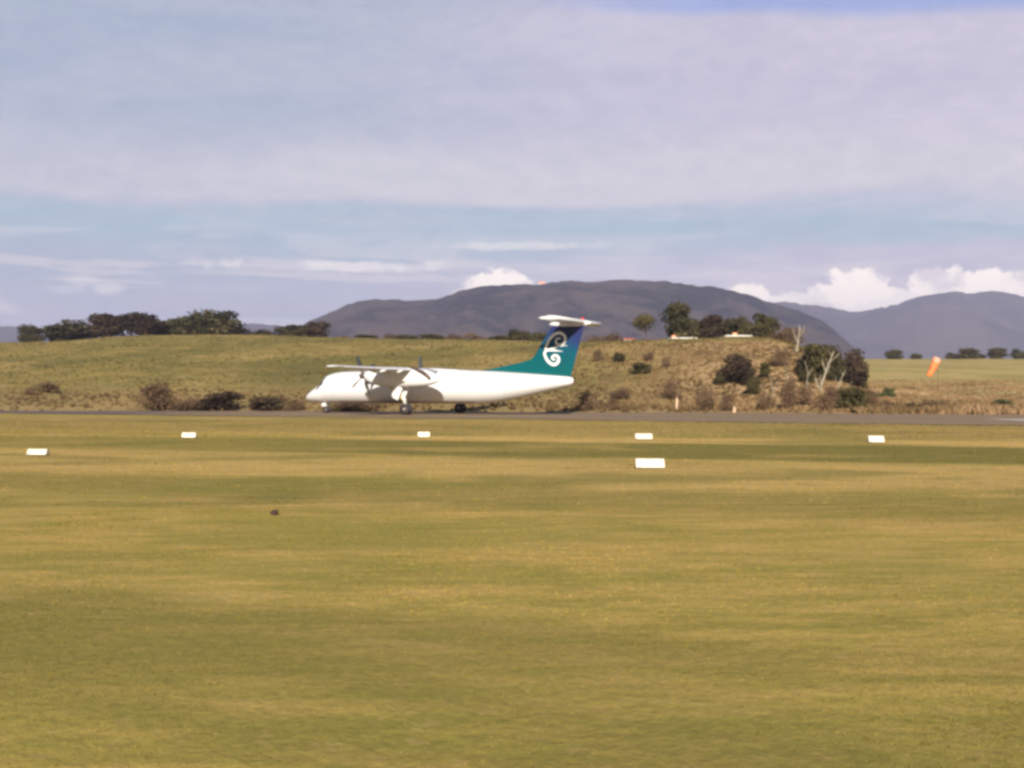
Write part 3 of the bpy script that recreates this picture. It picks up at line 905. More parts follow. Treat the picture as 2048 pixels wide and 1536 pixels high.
# rudder line: thin dark gap strips on both sides
for s_ in (-1, 1):
    b = MB(); r1 = []
    for i in range(9):
        z = 3.0 + (6.3 - 3.0) * i / 8
        u = fin_te(z) - 0.78
        y_ = half_th(z, u) + 0.004
        r1.append([(u - 0.018, s_ * y_, z), (u + 0.018, s_ * y_, z), (u + 0.018, s_ * (y_ - 0.02), z), (u - 0.018, s_ * (y_ - 0.02), z)])
    b.rings(r1, True)
    b.build("rudder_hinge_line", simple_mat("rudder_gap", (0.004, 0.05, 0.08), 0.7), fin)
# emblem: a double spiral in white on each side of the fin
def stroke(pts, widths, n=60):
    P = [Vector((p[0], p[1])) for p in pts]
    out = []
    L = len(P)
    for i in range(n + 1):
        q = i / n * (L - 1); k = min(int(q), L - 2); f = q - k
        p0, p1, p2, p3 = P[max(k-1, 0)], P[k], P[k+1], P[min(k+2, L-1)]
        pt = 0.5 * ((2*p1) + (p2-p0)*f + (2*p0-5*p1+4*p2-p3)*f*f + (3*p1-p0-3*p2+p3)*f**3)
        w = widths[k] + (widths[k+1] - widths[k]) * f
        out.append((pt, w))
    return out
upper = [(1136, 691.5), (1128, 691), (1118, 693), (1105, 697.5), (1094, 700), (1094, 692), (1100, 679), (1110, 669), (1121, 666), (1130, 672), (1131, 682), (1124, 689), (1115, 688), (1113, 681), (1118, 676.5), (1123, 678)]
uw = [0.3, 1.2, 2.2, 3.4, 3.0, 3.6, 4.2, 4.4, 4.2, 4.0, 3.6, 3.2, 2.8, 2.5, 2.2, 1.4]
lower = [(1127, 702.5), (1119, 702), (1108, 701), (1096, 701), (1090.5, 706), (1093.5, 716), (1099, 724), (1107, 729), (1115, 726.5), (1118.5, 719), (1116, 712.5), (1110, 711), (1105.5, 715), (1108, 719.5), (1112, 718)]
lw = [0.3, 1.5, 2.4, 3.0, 3.4, 3.8, 4.2, 4.6, 4.5, 4.2, 3.8, 3.4, 3.0, 2.4, 1.6]
for s_ in (-1, 1):
    b = MB()
    for pts, ws in ((upper, uw), (lower, lw)):
        st_ = stroke(pts, ws, 90)
        rows = []
        for i, (pt, w) in enumerate(st_):
            a_ = st_[min(i + 1, len(st_) - 1)][0] - st_[max(i - 1, 0)][0]
            a_.normalize()
            nn = Vector((-a_.y, a_.x)) * (w * 0.60)
            row = []
            for q in (-1, 0, 1):
                u, z = uz((pt + nn * q).x, (pt + nn * q).y)
                row.append((u, z))
            rows.append(row)
        vs, fs = [], []
        for row in rows:
            for (u, z) in row: vs.append((u, s_ * (half_th(z, u) + 0.014 + (0.003 if pts is lower else 0)), z))
            for (u, z) in row: vs.append((u, s_ * (half_th(z, u) - 0.02), z))
        for i in range(len(rows) - 1):
            o1, o2 = i * 6, (i + 1) * 6
            fs += [(o1, o1+1, o2+1, o2), (o1+1, o1+2, o2+2, o2+1), (o1+3, o1, o2, o2+3), (o1+2, o1+5, o2+5, o2+2)]
        b.add(vs, fs)
    b.build("spiral_emblem", mat_emblem, fin)

# tailplane on top of the fin
b = MB(); rg = []
for lat, le, te, z, th in ((-3.74, 11.0, 12.0, 6.66, 0.07), (-3.6, 10.78, 12.12, 6.66, 0.20), (-1.8, 10.66, 12.3, 6.62, 0.20), (0, 10.55, 12.42, 6.60, 0.24), (1.8, 10.66, 12.3, 6.61, 0.20), (3.6, 10.78, 12.12, 6.62, 0.17), (3.74, 11.0, 12.0, 6.62, 0.07)):
    q = aerofoil(le, te, z, th, lat)
    hb_ = 0.10 if abs(lat) < 3.7 else 0.04
    q = [(u, la_, zz_ + (hb_ if i_ <= 14 else -hb_) * min(1, (u - le) / (te - le) * 3)) for i_, (u, la_, zz_) in enumerate(q)]
    q.append((te, lat, z - hb_))
    rg.append(q[:15] + [(te, lat, z - hb_)] + q[15:-1][:])
b.rings(rg, True)
tp = b.build("tailplane", mat_white, plane, True)
b = MB()
b.rings([[(u, r_ * math.cos(2*math.pi*j/14) * 0.8, 6.50 + r_ * math.sin(2*math.pi*j/14)) for j in range(14)] for u, r_ in ((9.55, 0.02), (9.8, 0.13), (10.5, 0.21), (11.8, 0.22), (12.5, 0.14), (12.85, 0.03))], True)
b.build("bullet_fairing", mat_white, tp, True)
for lat in (-3.66, 3.66):
    b = MB()
    b.tube([(10.45, lat, 6.70), (10.75, lat, 6.69), (11.3, lat, 6.66)], [0.02, 0.11, 0.09], 10)
    b.build("balance_horn", mat_white, tp, True)
for u, la in ((11.1, -0.3), (11.9, 0.6)):
    b = MB()
    b.tube([(u - 0.12, la, 6.82), (u, la, 6.90), (u + 0.14, la, 6.83)], [0.04, 0.08, 0.03], 8)
    b.build("beacon", mat_red, tp, True)

# ================================================================== VEGETATION
rng = random.Random(7)
def crown_mesh(name, w, h, z0, nleaf, leaf, seed, mat, lobes=9, twiggy=False, dense=1.0):
    """leaf-sized quads spread in overlapping clumps; each clump has its own tone"""
    r_ = np.random.RandomState(seed)
    cl = []
    for i in range(lobes):
        a_ = r_.rand() * 6.283; q = r_.rand() ** 0.5 * 0.62
        zc = z0 + h * (0.18 + 0.64 * r_.rand())
        k = 1 - 0.55 * abs((zc - z0) / h - 0.42) * 2
        cl.append((math.cos(a_) * q * w / 2 * k, math.sin(a_) * q * w / 2 * k, zc, (0.17 + 0.13 * r_.rand()) * w, (0.15 + 0.12 * r_.rand()) * h, r_.rand()))
    cl.append((0, 0, z0 + h * 0.45, 0.36 * w, 0.34 * h, 0.35))
    c = np.array(cl)
    idx = r_.randint(0, len(cl), nleaf)
    v = r_.normal(size=(nleaf, 3)); v /= np.linalg.norm(v, axis=1)[:, None]
    rad = (0.55 + 0.5 * r_.rand(nleaf)) ** (1 / dense)
    P = np.stack([c[idx, 0] + v[:, 0] * rad * c[idx, 3], c[idx, 1] + v[:, 1] * rad * c[idx, 3], c[idx, 2] + v[:, 2] * rad * c[idx, 4]], 1)
    P[:, 2] = np.maximum(P[:, 2], z0 * 0.5 + 0.03 * h)
    n_ = v + r_.normal(size=(nleaf, 3)) * 0.7; n_ /= np.linalg.norm(n_, axis=1)[:, None]
    t1 = np.cross(n_, r_.normal(size=(nleaf, 3))); t1 /= np.linalg.norm(t1, axis=1)[:, None]
    t2 = np.cross(n_, t1)
    s_ = leaf * (0.6 + 0.9 * r_.rand(nleaf))[:, None]
    asp = 0.35 if twiggy else 0.75
    V = np.stack([P - t1 * s_, P - t2 * s_ * asp, P + t1 * s_, P + t2 * s_ * asp], 1).reshape(-1, 3)
    me = bpy.data.meshes.new(name)
    me.vertices.add(nleaf * 4); me.vertices.foreach_set('co', V.ravel())
    me.loops.add(nleaf * 4); me.loops.foreach_set('vertex_index', np.arange(nleaf * 4))
    me.polygons.add(nleaf); me.polygons.foreach_set('loop_start', np.arange(nleaf) * 4); me.polygons.foreach_set('loop_total', np.full(nleaf, 4))
    me.materials.append(mat)
    me.update(calc_edges=True)
    tone = np.clip(c[idx, 5] * 0.75 + 0.35 * r_.rand(nleaf) - 0.05, 0, 1)
    at_ = me.attributes.new('tone', 'FLOAT', 'POINT'); at_.data.foreach_set('value', np.repeat(tone, 4).astype(np.float32))
    return me
def trunk_mb(h, r0, seed, spread=0.35, top=0.8, limbs=5):
    q = random.Random(seed)
    b = MB()
    pts = [(0, 0, -0.3)]
    x = y = 0
    for i in range(1, 6):
        x += q.uniform(-.03, .03) * h; y += q.uniform(-.03, .03) * h
        pts.append((x, y, h * top * i / 5))
    b.tube(pts, [r0 * (1 - 0.16 * i) for i in range(6)], 8)
    for k in range(limbs):
        i = 1 + k % 4
        p = Vector(pts[i]); a_ = q.uniform(0, 6.28)
        e = p + Vector((math.cos(a_) * spread * h, math.sin(a_) * spread * h, h * q.uniform(.15, .35)))
        m_ = (p + e) / 2 + Vector((0, 0, 0.04 * h))
        b.tube([p, m_, e], [r0 * 0.5, r0 * 0.32, r0 * 0.12], 6)
    return b
PROTO = {}
def proto(kind, seed):
    key = (kind, seed % 3)
    if key in PROTO: return PROTO[key]
    sd = 100 + seed % 3 * 17 + len(PROTO) * 5
    if kind == 'round_tree': cm = crown_mesh("crown", 1.0, 0.86, 0.12, 3000, 0.030, sd, leaf_dark, 11); tb = trunk_mb(1.0, 0.05, sd)
    elif kind == 'red_tree': cm = crown_mesh("crown", 1.0, 0.86, 0.10, 3000, 0.030, sd, leaf_red, 11); tb = trunk_mb(1.0, 0.05, sd)
    elif kind == 'olive_tree': cm = crown_mesh("crown", 1.0, 0.88, 0.10, 3000, 0.030, sd, leaf_olive, 12); tb = trunk_mb(1.0, 0.05, sd)
    elif kind == 'loose_tree': cm = crown_mesh("crown", 1.0, 0.66, 0.32, 1100, 0.030, sd, leaf_olive, 7); tb = trunk_mb(1.0, 0.035, sd)
    elif kind == 'brown_shrub': cm = crown_mesh("crown", 1.0, 1.0, 0.0, 2600, 0.032, sd, leaf_brown, 10, True); tb = trunk_mb(0.8, 0.03, sd, .4)
    elif kind == 'dark_shrub': cm = crown_mesh("crown", 1.0, 1.0, 0.0, 2600, 0.034, sd, leaf_red, 10); tb = trunk_mb(0.8, 0.03, sd, .4)
    elif kind == 'olive_shrub': cm = crown_mesh("crown", 1.0, 1.0, 0.0, 2600, 0.034, sd, leaf_olive, 10); tb = trunk_mb(0.8, 0.03, sd, .4)
    elif kind == 'green_shrub': cm = crown_mesh("crown", 1.0, 1.0, 0.0, 2600, 0.034, sd, leaf_green, 10); tb = trunk_mb(0.8, 0.03, sd, .4)
    cm.name = "crown"
    tm = bpy.data.meshes.new("trunk"); tm.from_pydata([tuple(v) for v in tb.v], [], tb.f); tm.materials.append(mat_bark)
    # unit normalisation: crown spans roughly 0..1 in height and -0.5..0.5 in width
    n_ = len(cm.vertices); co = np.empty(n_ * 3, np.float32); cm.vertices.foreach_get('co', co); co = co.reshape(-1, 3)
    zx = np.percentile(co[:, 2], 99.3); wx = (np.percentile(co[:, 0], 99) - np.percentile(co[:, 0], 1))
    co[:, 2] /= zx; co[:, :2] /= wx
    cm.vertices.foreach_set('co', co.ravel()); cm.update()
    PROTO[key] = (cm, tm)
    return PROTO[key]
KNAME = {'round_tree': 'evergreen_tree', 'red_tree': 'evergreen_tree', 'olive_tree': 'tree', 'loose_tree': 'tree', 'brown_shrub': 'shrub', 'dark_shrub': 'shrub', 'olive_shrub': 'shrub', 'green_shrub': 'shrub'}
seedc = [0]
def plant(kind, px, ytop, ybase, wpx, D, label, group, sink=0.15):
    """a plant whose top, foot and width are read from the photograph and which stands on the terrain at depth D"""
    seedc[0] += 1
    if ybase not in (680, 684, 716):
        D = min(depth_at(px, min(ybase, 822)) or D, 240)
    cm, tm = proto(kind, seedc[0])
    X = (px - 1024) / F * D
    zt = CAMH + (YH - ytop) / F * D
    zb = ground_at(px, D) - sink
    zs = CAMH + (YH - ybase) / F * D
    h = zt - zb
    w = wpx / F * D
    nm = KNAME[kind]
    e = empty(nm, (X, D, zb), rng.uniform(0, 6.28))
    tree = 'tree' in kind
    c = bpy.data.objects.new("crown" if tree else "foliage", cm); COL.objects.link(c); c.parent = e
    t_ = bpy.data.objects.new("trunk" if tree else "stem", tm); COL.objects.link(t_); t_.parent = e
    e.scale = (w, w, h)
    tag(e, label, 'tree' if tree else 'shrub', group)
    return e

def depth_at(px, yrow):
    """nearest depth at which the terrain seen at this bearing reaches the given row"""
    D = 76.0
    while D < 300:
        if ground_at(px, D) > 0.0 and CAMH + (YH - yrow) / F * D <= ground_at(px, D): return D
        D += 0.5
    return None
TREES = "trees along the crest of the hillside"
for (k, x, yt, w, D, lab) in [
    ('round_tree', 60, 652, 38, 262, "lone rounded dark tree at the far left end of the crest"),
    ('olive_tree', 122, 652, 60, 272, "low olive dark tree at the left end of the tree belt"),
    ('round_tree', 160, 643, 64, 275, "dark evergreen second from the left end of the tree belt"),
    ('red_tree', 206, 631, 66, 275, "reddish dark tree with a tall top in the left half of the tree belt"),
    ('round_tree', 244, 636, 54, 278, "dark evergreen between the two reddish trees of the belt"),
    ('red_tree', 284, 629, 62, 275, "reddish dark tree with rounded top in the middle of the belt"),
    ('olive_tree', 322, 641, 52, 280, "lower olive tree between the reddish tree and the big domed tree"),
    ('olive_tree', 354, 640, 50, 282, "small rounded olive tree touching the big domed tree"),
    ('olive_tree', 398, 624, 78, 278, "big domed olive tree, the tallest of the belt"),
    ('olive_tree', 440, 627, 76, 276, "broad olive tree sloping down at the right end of the belt"),
    ('dark_shrub', 475, 658, 36, 276, "low dark bush at the right foot of the tree belt"),
    ('olive_shrub', 520, 662, 50, 285, "low olive bush alone right of the tree belt"),
    ('olive_tree', 575, 653, 46, 280, "small olive tree left of the reddish tree ahead of the big hill"),
    ('olive_tree', 605, 653, 50, 284, "small olive tree in the middle of the trio before the big hill"),
    ('red_tree', 636, 646, 38, 280, "reddish tree at the right end of the trio before the big hill"),
    ]:
    plant(k, x, yt - 2, 680, w * 1.22, D, lab, TREES)
for (k, x, yt, w, D, lab) in [
    ('brown_shrub', 690, 668, 40, 270, "low brown bush on the crest above the aircraft nose"),
    ('olive_shrub', 735, 666, 44, 270, "low olive bush on the crest above the near propeller"),
    ('brown_shrub', 778, 664, 42, 268, "reddish brown bush on the crest above the wing"),
    ('olive_shrub', 820, 666, 50, 268, "olive bush on the crest above the rear of the engine"),
    ('dark_shrub', 862, 664, 44, 262, "dark bush on the crest above the middle of the cabin"),
    ('brown_shrub', 905, 665, 48, 262, "brown bush on the crest above the rear cabin"),
    ('brown_shrub', 952, 663, 48, 260, "reddish bush on the crest left of the tail fin"),
    ('olive_shrub', 1000, 667, 44, 260, "small olive bush on the crest beside the dorsal fillet"),
    ('dark_shrub', 1036, 656, 54, 255, "taller dark bush on the crest just left of the tail fin"),
    ('olive_shrub', 1072, 662, 36, 255, "olive bush on the crest touching the front of the tail fin"),
    ('brown_shrub', 1190, 668, 48, 232, "brown bush on the crest just right of the tail fin"),
    ('brown_shrub', 1228, 662, 40, 222, "reddish bush on the crest left of the small red roofed building"),
    ]:
    plant(k if k != "dark_shrub" else "olive_shrub", x, yt + 4, 684, w * 1.1, D, lab, "bushes along the crest behind the aircraft")
for (k, x, yt, w, D, lab) in [
    ('loose_tree', 1292, 630, 36, 205, "thin open olive tree left of the tall round tree on the plateau"),
    ('olive_tree', 1358, 608, 54, 192, "tall dark round tree, the highest on the plateau"),
    ('olive_tree', 1398, 641, 46, 198, "low olive tree touching the tall round tree's right side"),
    ('red_tree', 1428, 632, 40, 196, "dark pointed tree in the middle of the plateau hedge"),
    ('olive_tree', 1460, 640, 56, 196, "yellowish olive tree above the white building with orange roof"),
    ('olive_tree', 1490, 635, 26, 192, "narrow dark tree at the right end of the plateau hedge"),
    ('olive_tree', 1530, 630, 46, 168, "round tree with reddish foot right of the plateau hedge"),
    ('brown_shrub', 1577, 655, 50, 152, "brown bush at the lip of the plateau by the leaning dead tree"),
    ('brown_shrub', 1560, 668, 44, 150, "small brown bush on the lip below the round tree"),
    ]:
    plant(k, x, yt - 1, 684, w * 1.25, D, lab, "trees on the plateau right of the aircraft")
for (k, x, yt, yb, w, D, lab) in [
    ('dark_shrub', 1478, 711, 765, 62, 133, "large dark bush in the middle of the brown slope"),
    ('dark_shrub', 1496, 735, 772, 34, 128, "dark bush below and touching the large dark bush"),
    ('brown_shrub', 1197, 699, 722, 26, 168, "brown round bush high on the slope next to the fin"),
    ('brown_shrub', 1298, 703, 722, 28, 155, "dark brown bush high on the slope between fin and large dark bush"),
    ('brown_shrub', 1332, 715, 736, 22, 148, "small brown bush right of the dark brown bush on the slope"),
    ('olive_shrub', 1238, 706, 724, 34, 160, "low olive bush on the slope between the round brown and the dark brown bush"),
    ('olive_shrub', 1282, 726, 748, 40, 145, "olive bush above the pale post on the slope"),
    ('olive_shrub', 1530, 725, 758, 26, 128, "olive green shrub right of the large dark bush"),
    ('olive_shrub', 1440, 745, 770, 32, 126, "olive shrub left below the large dark bush"),
    ('brown_shrub', 1578, 752, 825, 40, 104, "tall brown shrub at the slope foot in front of the right trees"),
    ('olive_shrub', 1640, 690, 760, 60, 134, "olive tree like bush left of the dark trees at the cliff end"),
    ('brown_shrub', 1452, 788, 826, 40, 104, "brown bush at the runway edge below the large dark bush"),
    ('brown_shrub', 1530, 786, 826, 50, 102, "wide brown bush at the runway edge left of the tall brown shrub"),
    ('brown_shrub', 1608, 772, 812, 50, 110, "brown thicket bush just right of the tall brown shrub"),
    ('olive_shrub', 1618, 735, 768, 44, 120, "olive thicket bush at the left foot of the dark trees"),
    ('brown_shrub', 1668, 772, 806, 56, 108, "brown thicket bush under the middle of the dark trees"),
    ('brown_shrub', 1738, 778, 815, 40, 106, "brown thicket bush at the very end of the hillside"),
    ('brown_shrub', 1560, 700, 735, 46, 130, "brown bush near the lip above the tall brown shrub"),
    ('olive_shrub', 1505, 755, 790, 30, 120, "olive shrub low on the brown slope"),
    ('brown_shrub', 1410, 770, 822, 46, 108, "brown bush at the foot of the brown slope"),
    ('brown_shrub', 1225, 795, 824, 24, 103, "small reddish bush at the slope foot just right of the tail"),
    ('brown_shrub', 1240, 775, 800, 60, 112, "brown bush on the slope right of the tail cone"),
    ('brown_shrub', 1175, 785, 826, 50, 101, "brown bush at the runway edge below the tail cone"),
    ('brown_shrub', 1650, 790, 824, 50, 97, "brown bush at the runway edge below the dark cliff trees"),
    ('olive_shrub', 1700, 775, 822, 60, 100, "olive bush at the foot of the dark cliff trees"),
    ('brown_shrub', 1340, 760, 800, 50, 115, "brown twiggy bush above the pale post"),
    ]:
    plant(k, x, yt, yb, w * 0.84, D, lab, "bushes on the brown slope right of the aircraft")
for (k, x, yt, w, D, lab) in [
    ('round_tree', 1628, 692, 50, 137, "green black tree at the left of the dark cliff end group"),
    ('round_tree', 1665, 694, 56, 134, "dark tree in the middle of the cliff end group"),
    ('red_tree', 1700, 702, 60, 130, "dark reddish tree at the right end of the hillside"),
    ('red_tree', 1704, 728, 50, 124, "lower dark reddish tree below the right end of the hillside"),
    ('round_tree', 1720, 745, 34, 120, "small dark tree hanging low at the right edge of the cliff"),
    ('red_tree', 1650, 712, 46, 128, "dark tree below the middle of the cliff end group"),
    ]:
    plant(k, x, yt, 780 - (1735 - x) * 0.25, w * 0.88, D, lab, "dark trees at the right end of the hillside", sink=0.6)
for (k, x, yt, yb, w, D, lab) in [
    ('brown_shrub', 318, 764, 822, 88, 121, "large brown bush behind the runway left of the aircraft"),
    ('brown_shrub', 375, 795, 824, 60, 117, "low brown bush right of the large brown one"),
    ('dark_shrub', 448, 785, 824, 70, 114, "rounded dark olive bush between the brown bush and the nose"),
    ('dark_shrub', 415, 797, 824, 44, 116, "low dark bush touching the rounded dark olive bush"),
    ('dark_shrub', 535, 795, 824, 62, 111, "low dark bush just left of the aircraft nose"),
    ('brown_shrub', 590, 800, 824, 44, 110, "low brown bush ahead of the aircraft nose"),
    ('brown_shrub', 700, 802, 822, 120, 107, "low brown bush behind the nose wheel"),
    ('brown_shrub', 96, 764, 786, 54, 150, "brownish bush low on the left of the hillside"),
    ('brown_shrub', 60, 774, 790, 30, 148, "smaller brownish bush at the far left of the hillside"),
    ]:
    plant(k, x, yt, yb, w, D, lab, "bushes on the hillside left of the aircraft")
for (k, x, yt, yb, w, D, lab) in [
    ('green_shrub', 1776, 776, 795, 30, 128, "green bush beside the bare sandy patch"),
    ('green_shrub', 1745, 783, 798, 22, 124, "small green bush left of the sandy patch"),
    ('brown_shrub', 1868, 800, 830, 46, 103, "brown bush at the runway edge below the windsock"),
    ('olive_shrub', 1825, 808, 830, 56, 101, "low olive bush left of the brown one below the windsock"),
    ('green_shrub', 2008, 800, 818, 46, 112, "dark green bush at the lower right of the pasture"),
    ('olive_shrub', 1960, 815, 832, 60, 99, "low olive bush at the runway edge near the pale strip"),
    ('brown_shrub', 1772, 800, 826, 30, 104, "small brown bush at the right foot of the hillside"),
    ]:
    plant(k, x, yt, yb, w, D, lab, "bushes along the foot of the pasture")
for (k, x, yt, w, D, lab) in [
    ('dark_shrub', 1785, 700, 34, 440, "small dark tree at the left end of the pasture skyline"),
    ('olive_shrub', 1832, 707, 26, 440, "pale olive bush on the pasture skyline left of the windsock"),
    ('dark_shrub', 1905, 706, 34, 445, "low dark tree on the skyline just right of the windsock"),
    ('dark_shrub', 1935, 697, 40, 440, "taller dark tree on the pasture skyline right of the windsock"),
    ('dark_shrub', 1994, 696, 42, 440, "rounded dark tree on the skyline second from the right edge"),
    ('olive_shrub', 2036, 699, 34, 440, "olive tree on the skyline at the right edge"),
    ('dark_shrub', 1960, 708, 30, 446, "low dark bush between the two rounded skyline trees"),
    ]:
    plant("olive_shrub", x, yt, 716, w * 0.9, D, lab, "trees on the pasture skyline", sink=0.8)

# dead pale trees leaning at the cliff end
def dead_tree(pts_px, D, r0, branches, label):
    D = depth_at(pts_px[0][0], pts_px[0][1]) or D
    P = [ray(x, y, D) for x, y in pts_px]
    base = Vector((P[0].x, P[0].y, ground_at(pts_px[0][0], D) - 0.2))
    e = empty("dead_tree", base)
    b = MB()
    L = [base] + P
    L = [p - base for p in L]
    b.tube(L, [r0 * (1 - 0.75 * i / (len(L) - 1)) for i in range(len(L))], 8)
    b.build("trunk", mat_pale_bark, e, True)
    for br in branches:
        q = [ray(x, y, D + dd) - base for x, y, dd in br]
        b = MB(); b.tube(q, [r0 * 0.4, r0 * 0.28, r0 * 0.1][:len(q)] if len(q) <= 3 else r0 * 0.3, 6)
        b.build("branch", mat_pale_bark, e, True)
    q_ = random.Random(int(pts_px[0][0]))
    ln = (L[-1] - L[0]).length
    for k in range(7):
        i = 1 + k % (len(L) - 1)
        p = L[i].lerp(L[i - 1], q_.random() * 0.6) if i > 1 else L[i]
        a_ = q_.uniform(0, 6.28); f_ = ln * q_.uniform(.14, .3)
        e1 = p + Vector((math.cos(a_) * f_ * .6, math.sin(a_) * f_ * .6, f_))
        b = MB(); b.tube([p, (p + e1) / 2 + Vector((f_ * .08, 0, 0)), e1], [r0 * .22, r0 * .15, r0 * .06], 5)
        b.build("branch", mat_pale_bark, e, True)
    tag(e, label, "tree", "bleached dead trees at the right end of the hillside")
dead_tree([(1592, 705), (1597, 680), (1600, 655)], 118, 0.20, [[(1597, 690, 0), (1590, 672, 0.4), (1586, 655, 0.6)], [(1598, 680, 0), (1606, 662, -0.5), (1610, 650, -0.7)]],
          "upright bleached dead tree at the plateau lip")
dead_tree([(1638, 782), (1655, 735), (1668, 702)], 104, 0.17, [[(1652, 745, 0), (1646, 728, 0.4), (1644, 716, 0.6)], [(1660, 725, 0), (1672, 714, -0.3), (1680, 706, -0.5)]],
          "bleached dead trunk leaning right in front of the dark trees")
dead_tree([(1596, 740), (1610, 720), (1622, 702)], 112, 0.10, [[(1604, 728, 0), (1600, 716, 0.3), (1600, 708, 0.5)]],
          "thin bleached dead sapling between the two larger dead trunks")
dead_tree([(1641, 782), (1634, 766), (1630, 754)], 106, 0.14, [[(1634, 766, 0), (1640, 756, -0.3), (1643, 748, -0.4)]],
          "short forked dead trunk low in front of the dark trees")
dead_tree([(1575, 800), (1578, 765), (1574, 738)], 100, 0.10, [[(1577, 775, 0), (1584, 757, -0.3), (1586, 745, -0.5)], [(1577, 765, 0), (1570, 750, 0.3), (1568, 740, 0.4)]],
          "thin bleached bare tree standing behind the tall brown shrub")
dead_tree([(1690, 800), (1694, 782), (1702, 766)], 98, 0.09, [[(1693, 788, 0), (1687, 775, 0.3), (1684, 768, 0.4)]],
          "small bare grey sapling at the foot of the dark trees")
dead_tree([(1612, 775), (1616, 745), (1610, 722)], 110, 0.08, [[(1615, 755, 0), (1622, 742, 0.3), (1626, 732, 0.4)]],
          "thin bare grey tree rising from the thicket left of the leaning trunk")
dead_tree([(1672, 795), (1680, 765), (1690, 740)], 104, 0.09, [[(1678, 775, 0), (1672, 760, 0.3), (1670, 750, 0.4)]],
          "thin bare grey tree leaning right across the dark trees")
dead_tree([(1542, 800), (1546, 775), (1540, 755)], 104, 0.07, [[(1545, 785, 0), (1552, 770, 0.3), (1555, 762, 0.4)]],
          "thin bare grey tree left of the tall brown shrub")

# marker posts by the runway edge
def post(px, yt, D, w, label):
    z0 = ground_at(px, D)
    zt = CAMH + (YH - yt) / F * D
    b = MB()
    M_ = Matrix.Rotation(R(4), 3, 'Y')
    h = zt - z0 + 0.15
    b.box((0, 0, h / 2 - 0.15), (w, w, h), 0, M_)
    b.add([(-w * .5, -w * .5, h - .15), (w * .5, -w * .5, h - .15), (w * .5, w * .5, h - .15), (-w * .5, w * .5, h - .15), (0.02, 0, h)], [(0, 1, 4), (1, 2, 4), (2, 3, 4), (3, 0, 4)])
    o = b.build("marker_post", mat_post)
    o.location = ((px - 1024) / F * D, D, z0)
    tag(o, label, "post")
post(1353, 798, 89.5, 0.16, "short weathered post at the runway edge right of the tail")
post(1468, 816, 88, 0.22, "stubby pale post at the runway edge below the large dark bush")

# rough grass and scrub covering the slopes: nobody could count it
def tuft_mesh(name, pts, hh, ww, blades, mat, seed, lean=0.35, tone=None, clumps=None):
    r_ = np.random.RandomState(seed)
    n_ = len(pts)
    P = np.repeat(np.asarray(pts), blades, 0)
    H = np.repeat(np.asarray(hh), blades) * (0.6 + 0.6 * r_.rand(n_ * blades))
    Wd = np.repeat(np.asarray(ww), blades) * (0.6 + 0.8 * r_.rand(n_ * blades))
    a_ = r_.rand(n_ * blades) * 6.283
    sp = np.repeat(np.asarray(hh), blades) * 0.35
    P = P + np.stack([np.cos(a_) * sp * r_.rand(n_ * blades), np.sin(a_) * sp * r_.rand(n_ * blades), np.zeros(n_ * blades)], 1)
    yaw = r_.rand(n_ * blades) * 6.283
    side = np.stack([np.cos(yaw), np.sin(yaw), np.zeros_like(yaw)], 1) * Wd[:, None] * 0.5
    ld = r_.rand(n_ * blades) * 6.283
    top = P + np.stack([np.cos(ld) * H * lean * r_.rand(n_ * blades), np.sin(ld) * H * lean * r_.rand(n_ * blades), H], 1)
    V = np.stack([P - side, P + side, top], 1).reshape(-1, 3)
    m_ = n_ * blades
    me = bpy.data.meshes.new(name)
    me.vertices.add(m_ * 3); me.vertices.foreach_set('co', V.ravel())
    me.loops.add(m_ * 3); me.loops.foreach_set('vertex_index', np.arange(m_ * 3))
    me.polygons.add(m_); me.polygons.foreach_set('loop_start', np.arange(m_) * 3); me.polygons.foreach_set('loop_total', np.full(m_, 3))
    me.materials.append(mat); me.update(calc_edges=True)
    tn = (np.repeat(np.asarray(tone), blades) if tone is not None else r_.rand(n_).repeat(blades)) + r_.normal(size=m_) * 0.12
    at_ = me.attributes.new('tone', 'FLOAT', 'POINT'); at_.data.foreach_set('value', np.clip(np.repeat(tn, 3), 0, 1).astype(np.float32))
    o = bpy.data.objects.new(name, me); COL.objects.link(o)
    return o
rs = np.random.RandomState(3)
pts, hh, ww, tn = [], [], [], []
pts2, hh2, ww2, tn2 = [], [], [], []
for i in range(30000):
    px = -350 + rs.rand() * 2130
    a = (px - 1024) / F
    Db, Dc = hill_base(a), sinterp(px, CD)
    tt = rs.rand() ** 0.75 * 1.03
    D = Db + (Dc - Db) * tt
    z = hill_z(px, D)
    if z < -0.1: continue
    x = a * D
    brown = smooth01((px - 900) / 350) * smooth01((0.88 - tt) / 0.2)
    m_ = fbm(x * 0.09, D * 0.05, 21, 3)
    if rs.rand() < 0.08 + 0.8 * brown or (tt < 0.18 and rs.rand() < 0.8):
        pts.append((x, D, z - 0.05)); hh.append(0.10 + 0.28 * rs.rand() ** 2 + (0.10 if tt < 0.12 else 0)); ww.append(0.40)
        tn.append(min(1, max(0, 0.36 + 1.6 * m_ + 0.25 * (rs.rand() - 0.5))) * (0.82 - 0.3 * smooth01((0.10 - tt) / 0.06)))
    else:
        pts2.append((x, D, z - 0.05)); hh2.append(0.06 + 0.16 * rs.rand() ** 2); ww2.append(0.42)
        tn2.append(min(0.85, max(0, 0.5 + 0.8 * m_)))
o = tuft_mesh("scrub", pts, hh, ww, 6, scrub_mat, 5, 1.3, tn)
tag(o, "dry brown scrub and rank grass covering the slope", kind='stuff')
o = tuft_mesh("hill_grass", pts2, hh2, ww2, 5, scrub_green, 6, 1.3, tn2)
tag(o, "rough green grass on the hillside", kind='stuff')
pts, hh, ww, tn = [], [], [], []
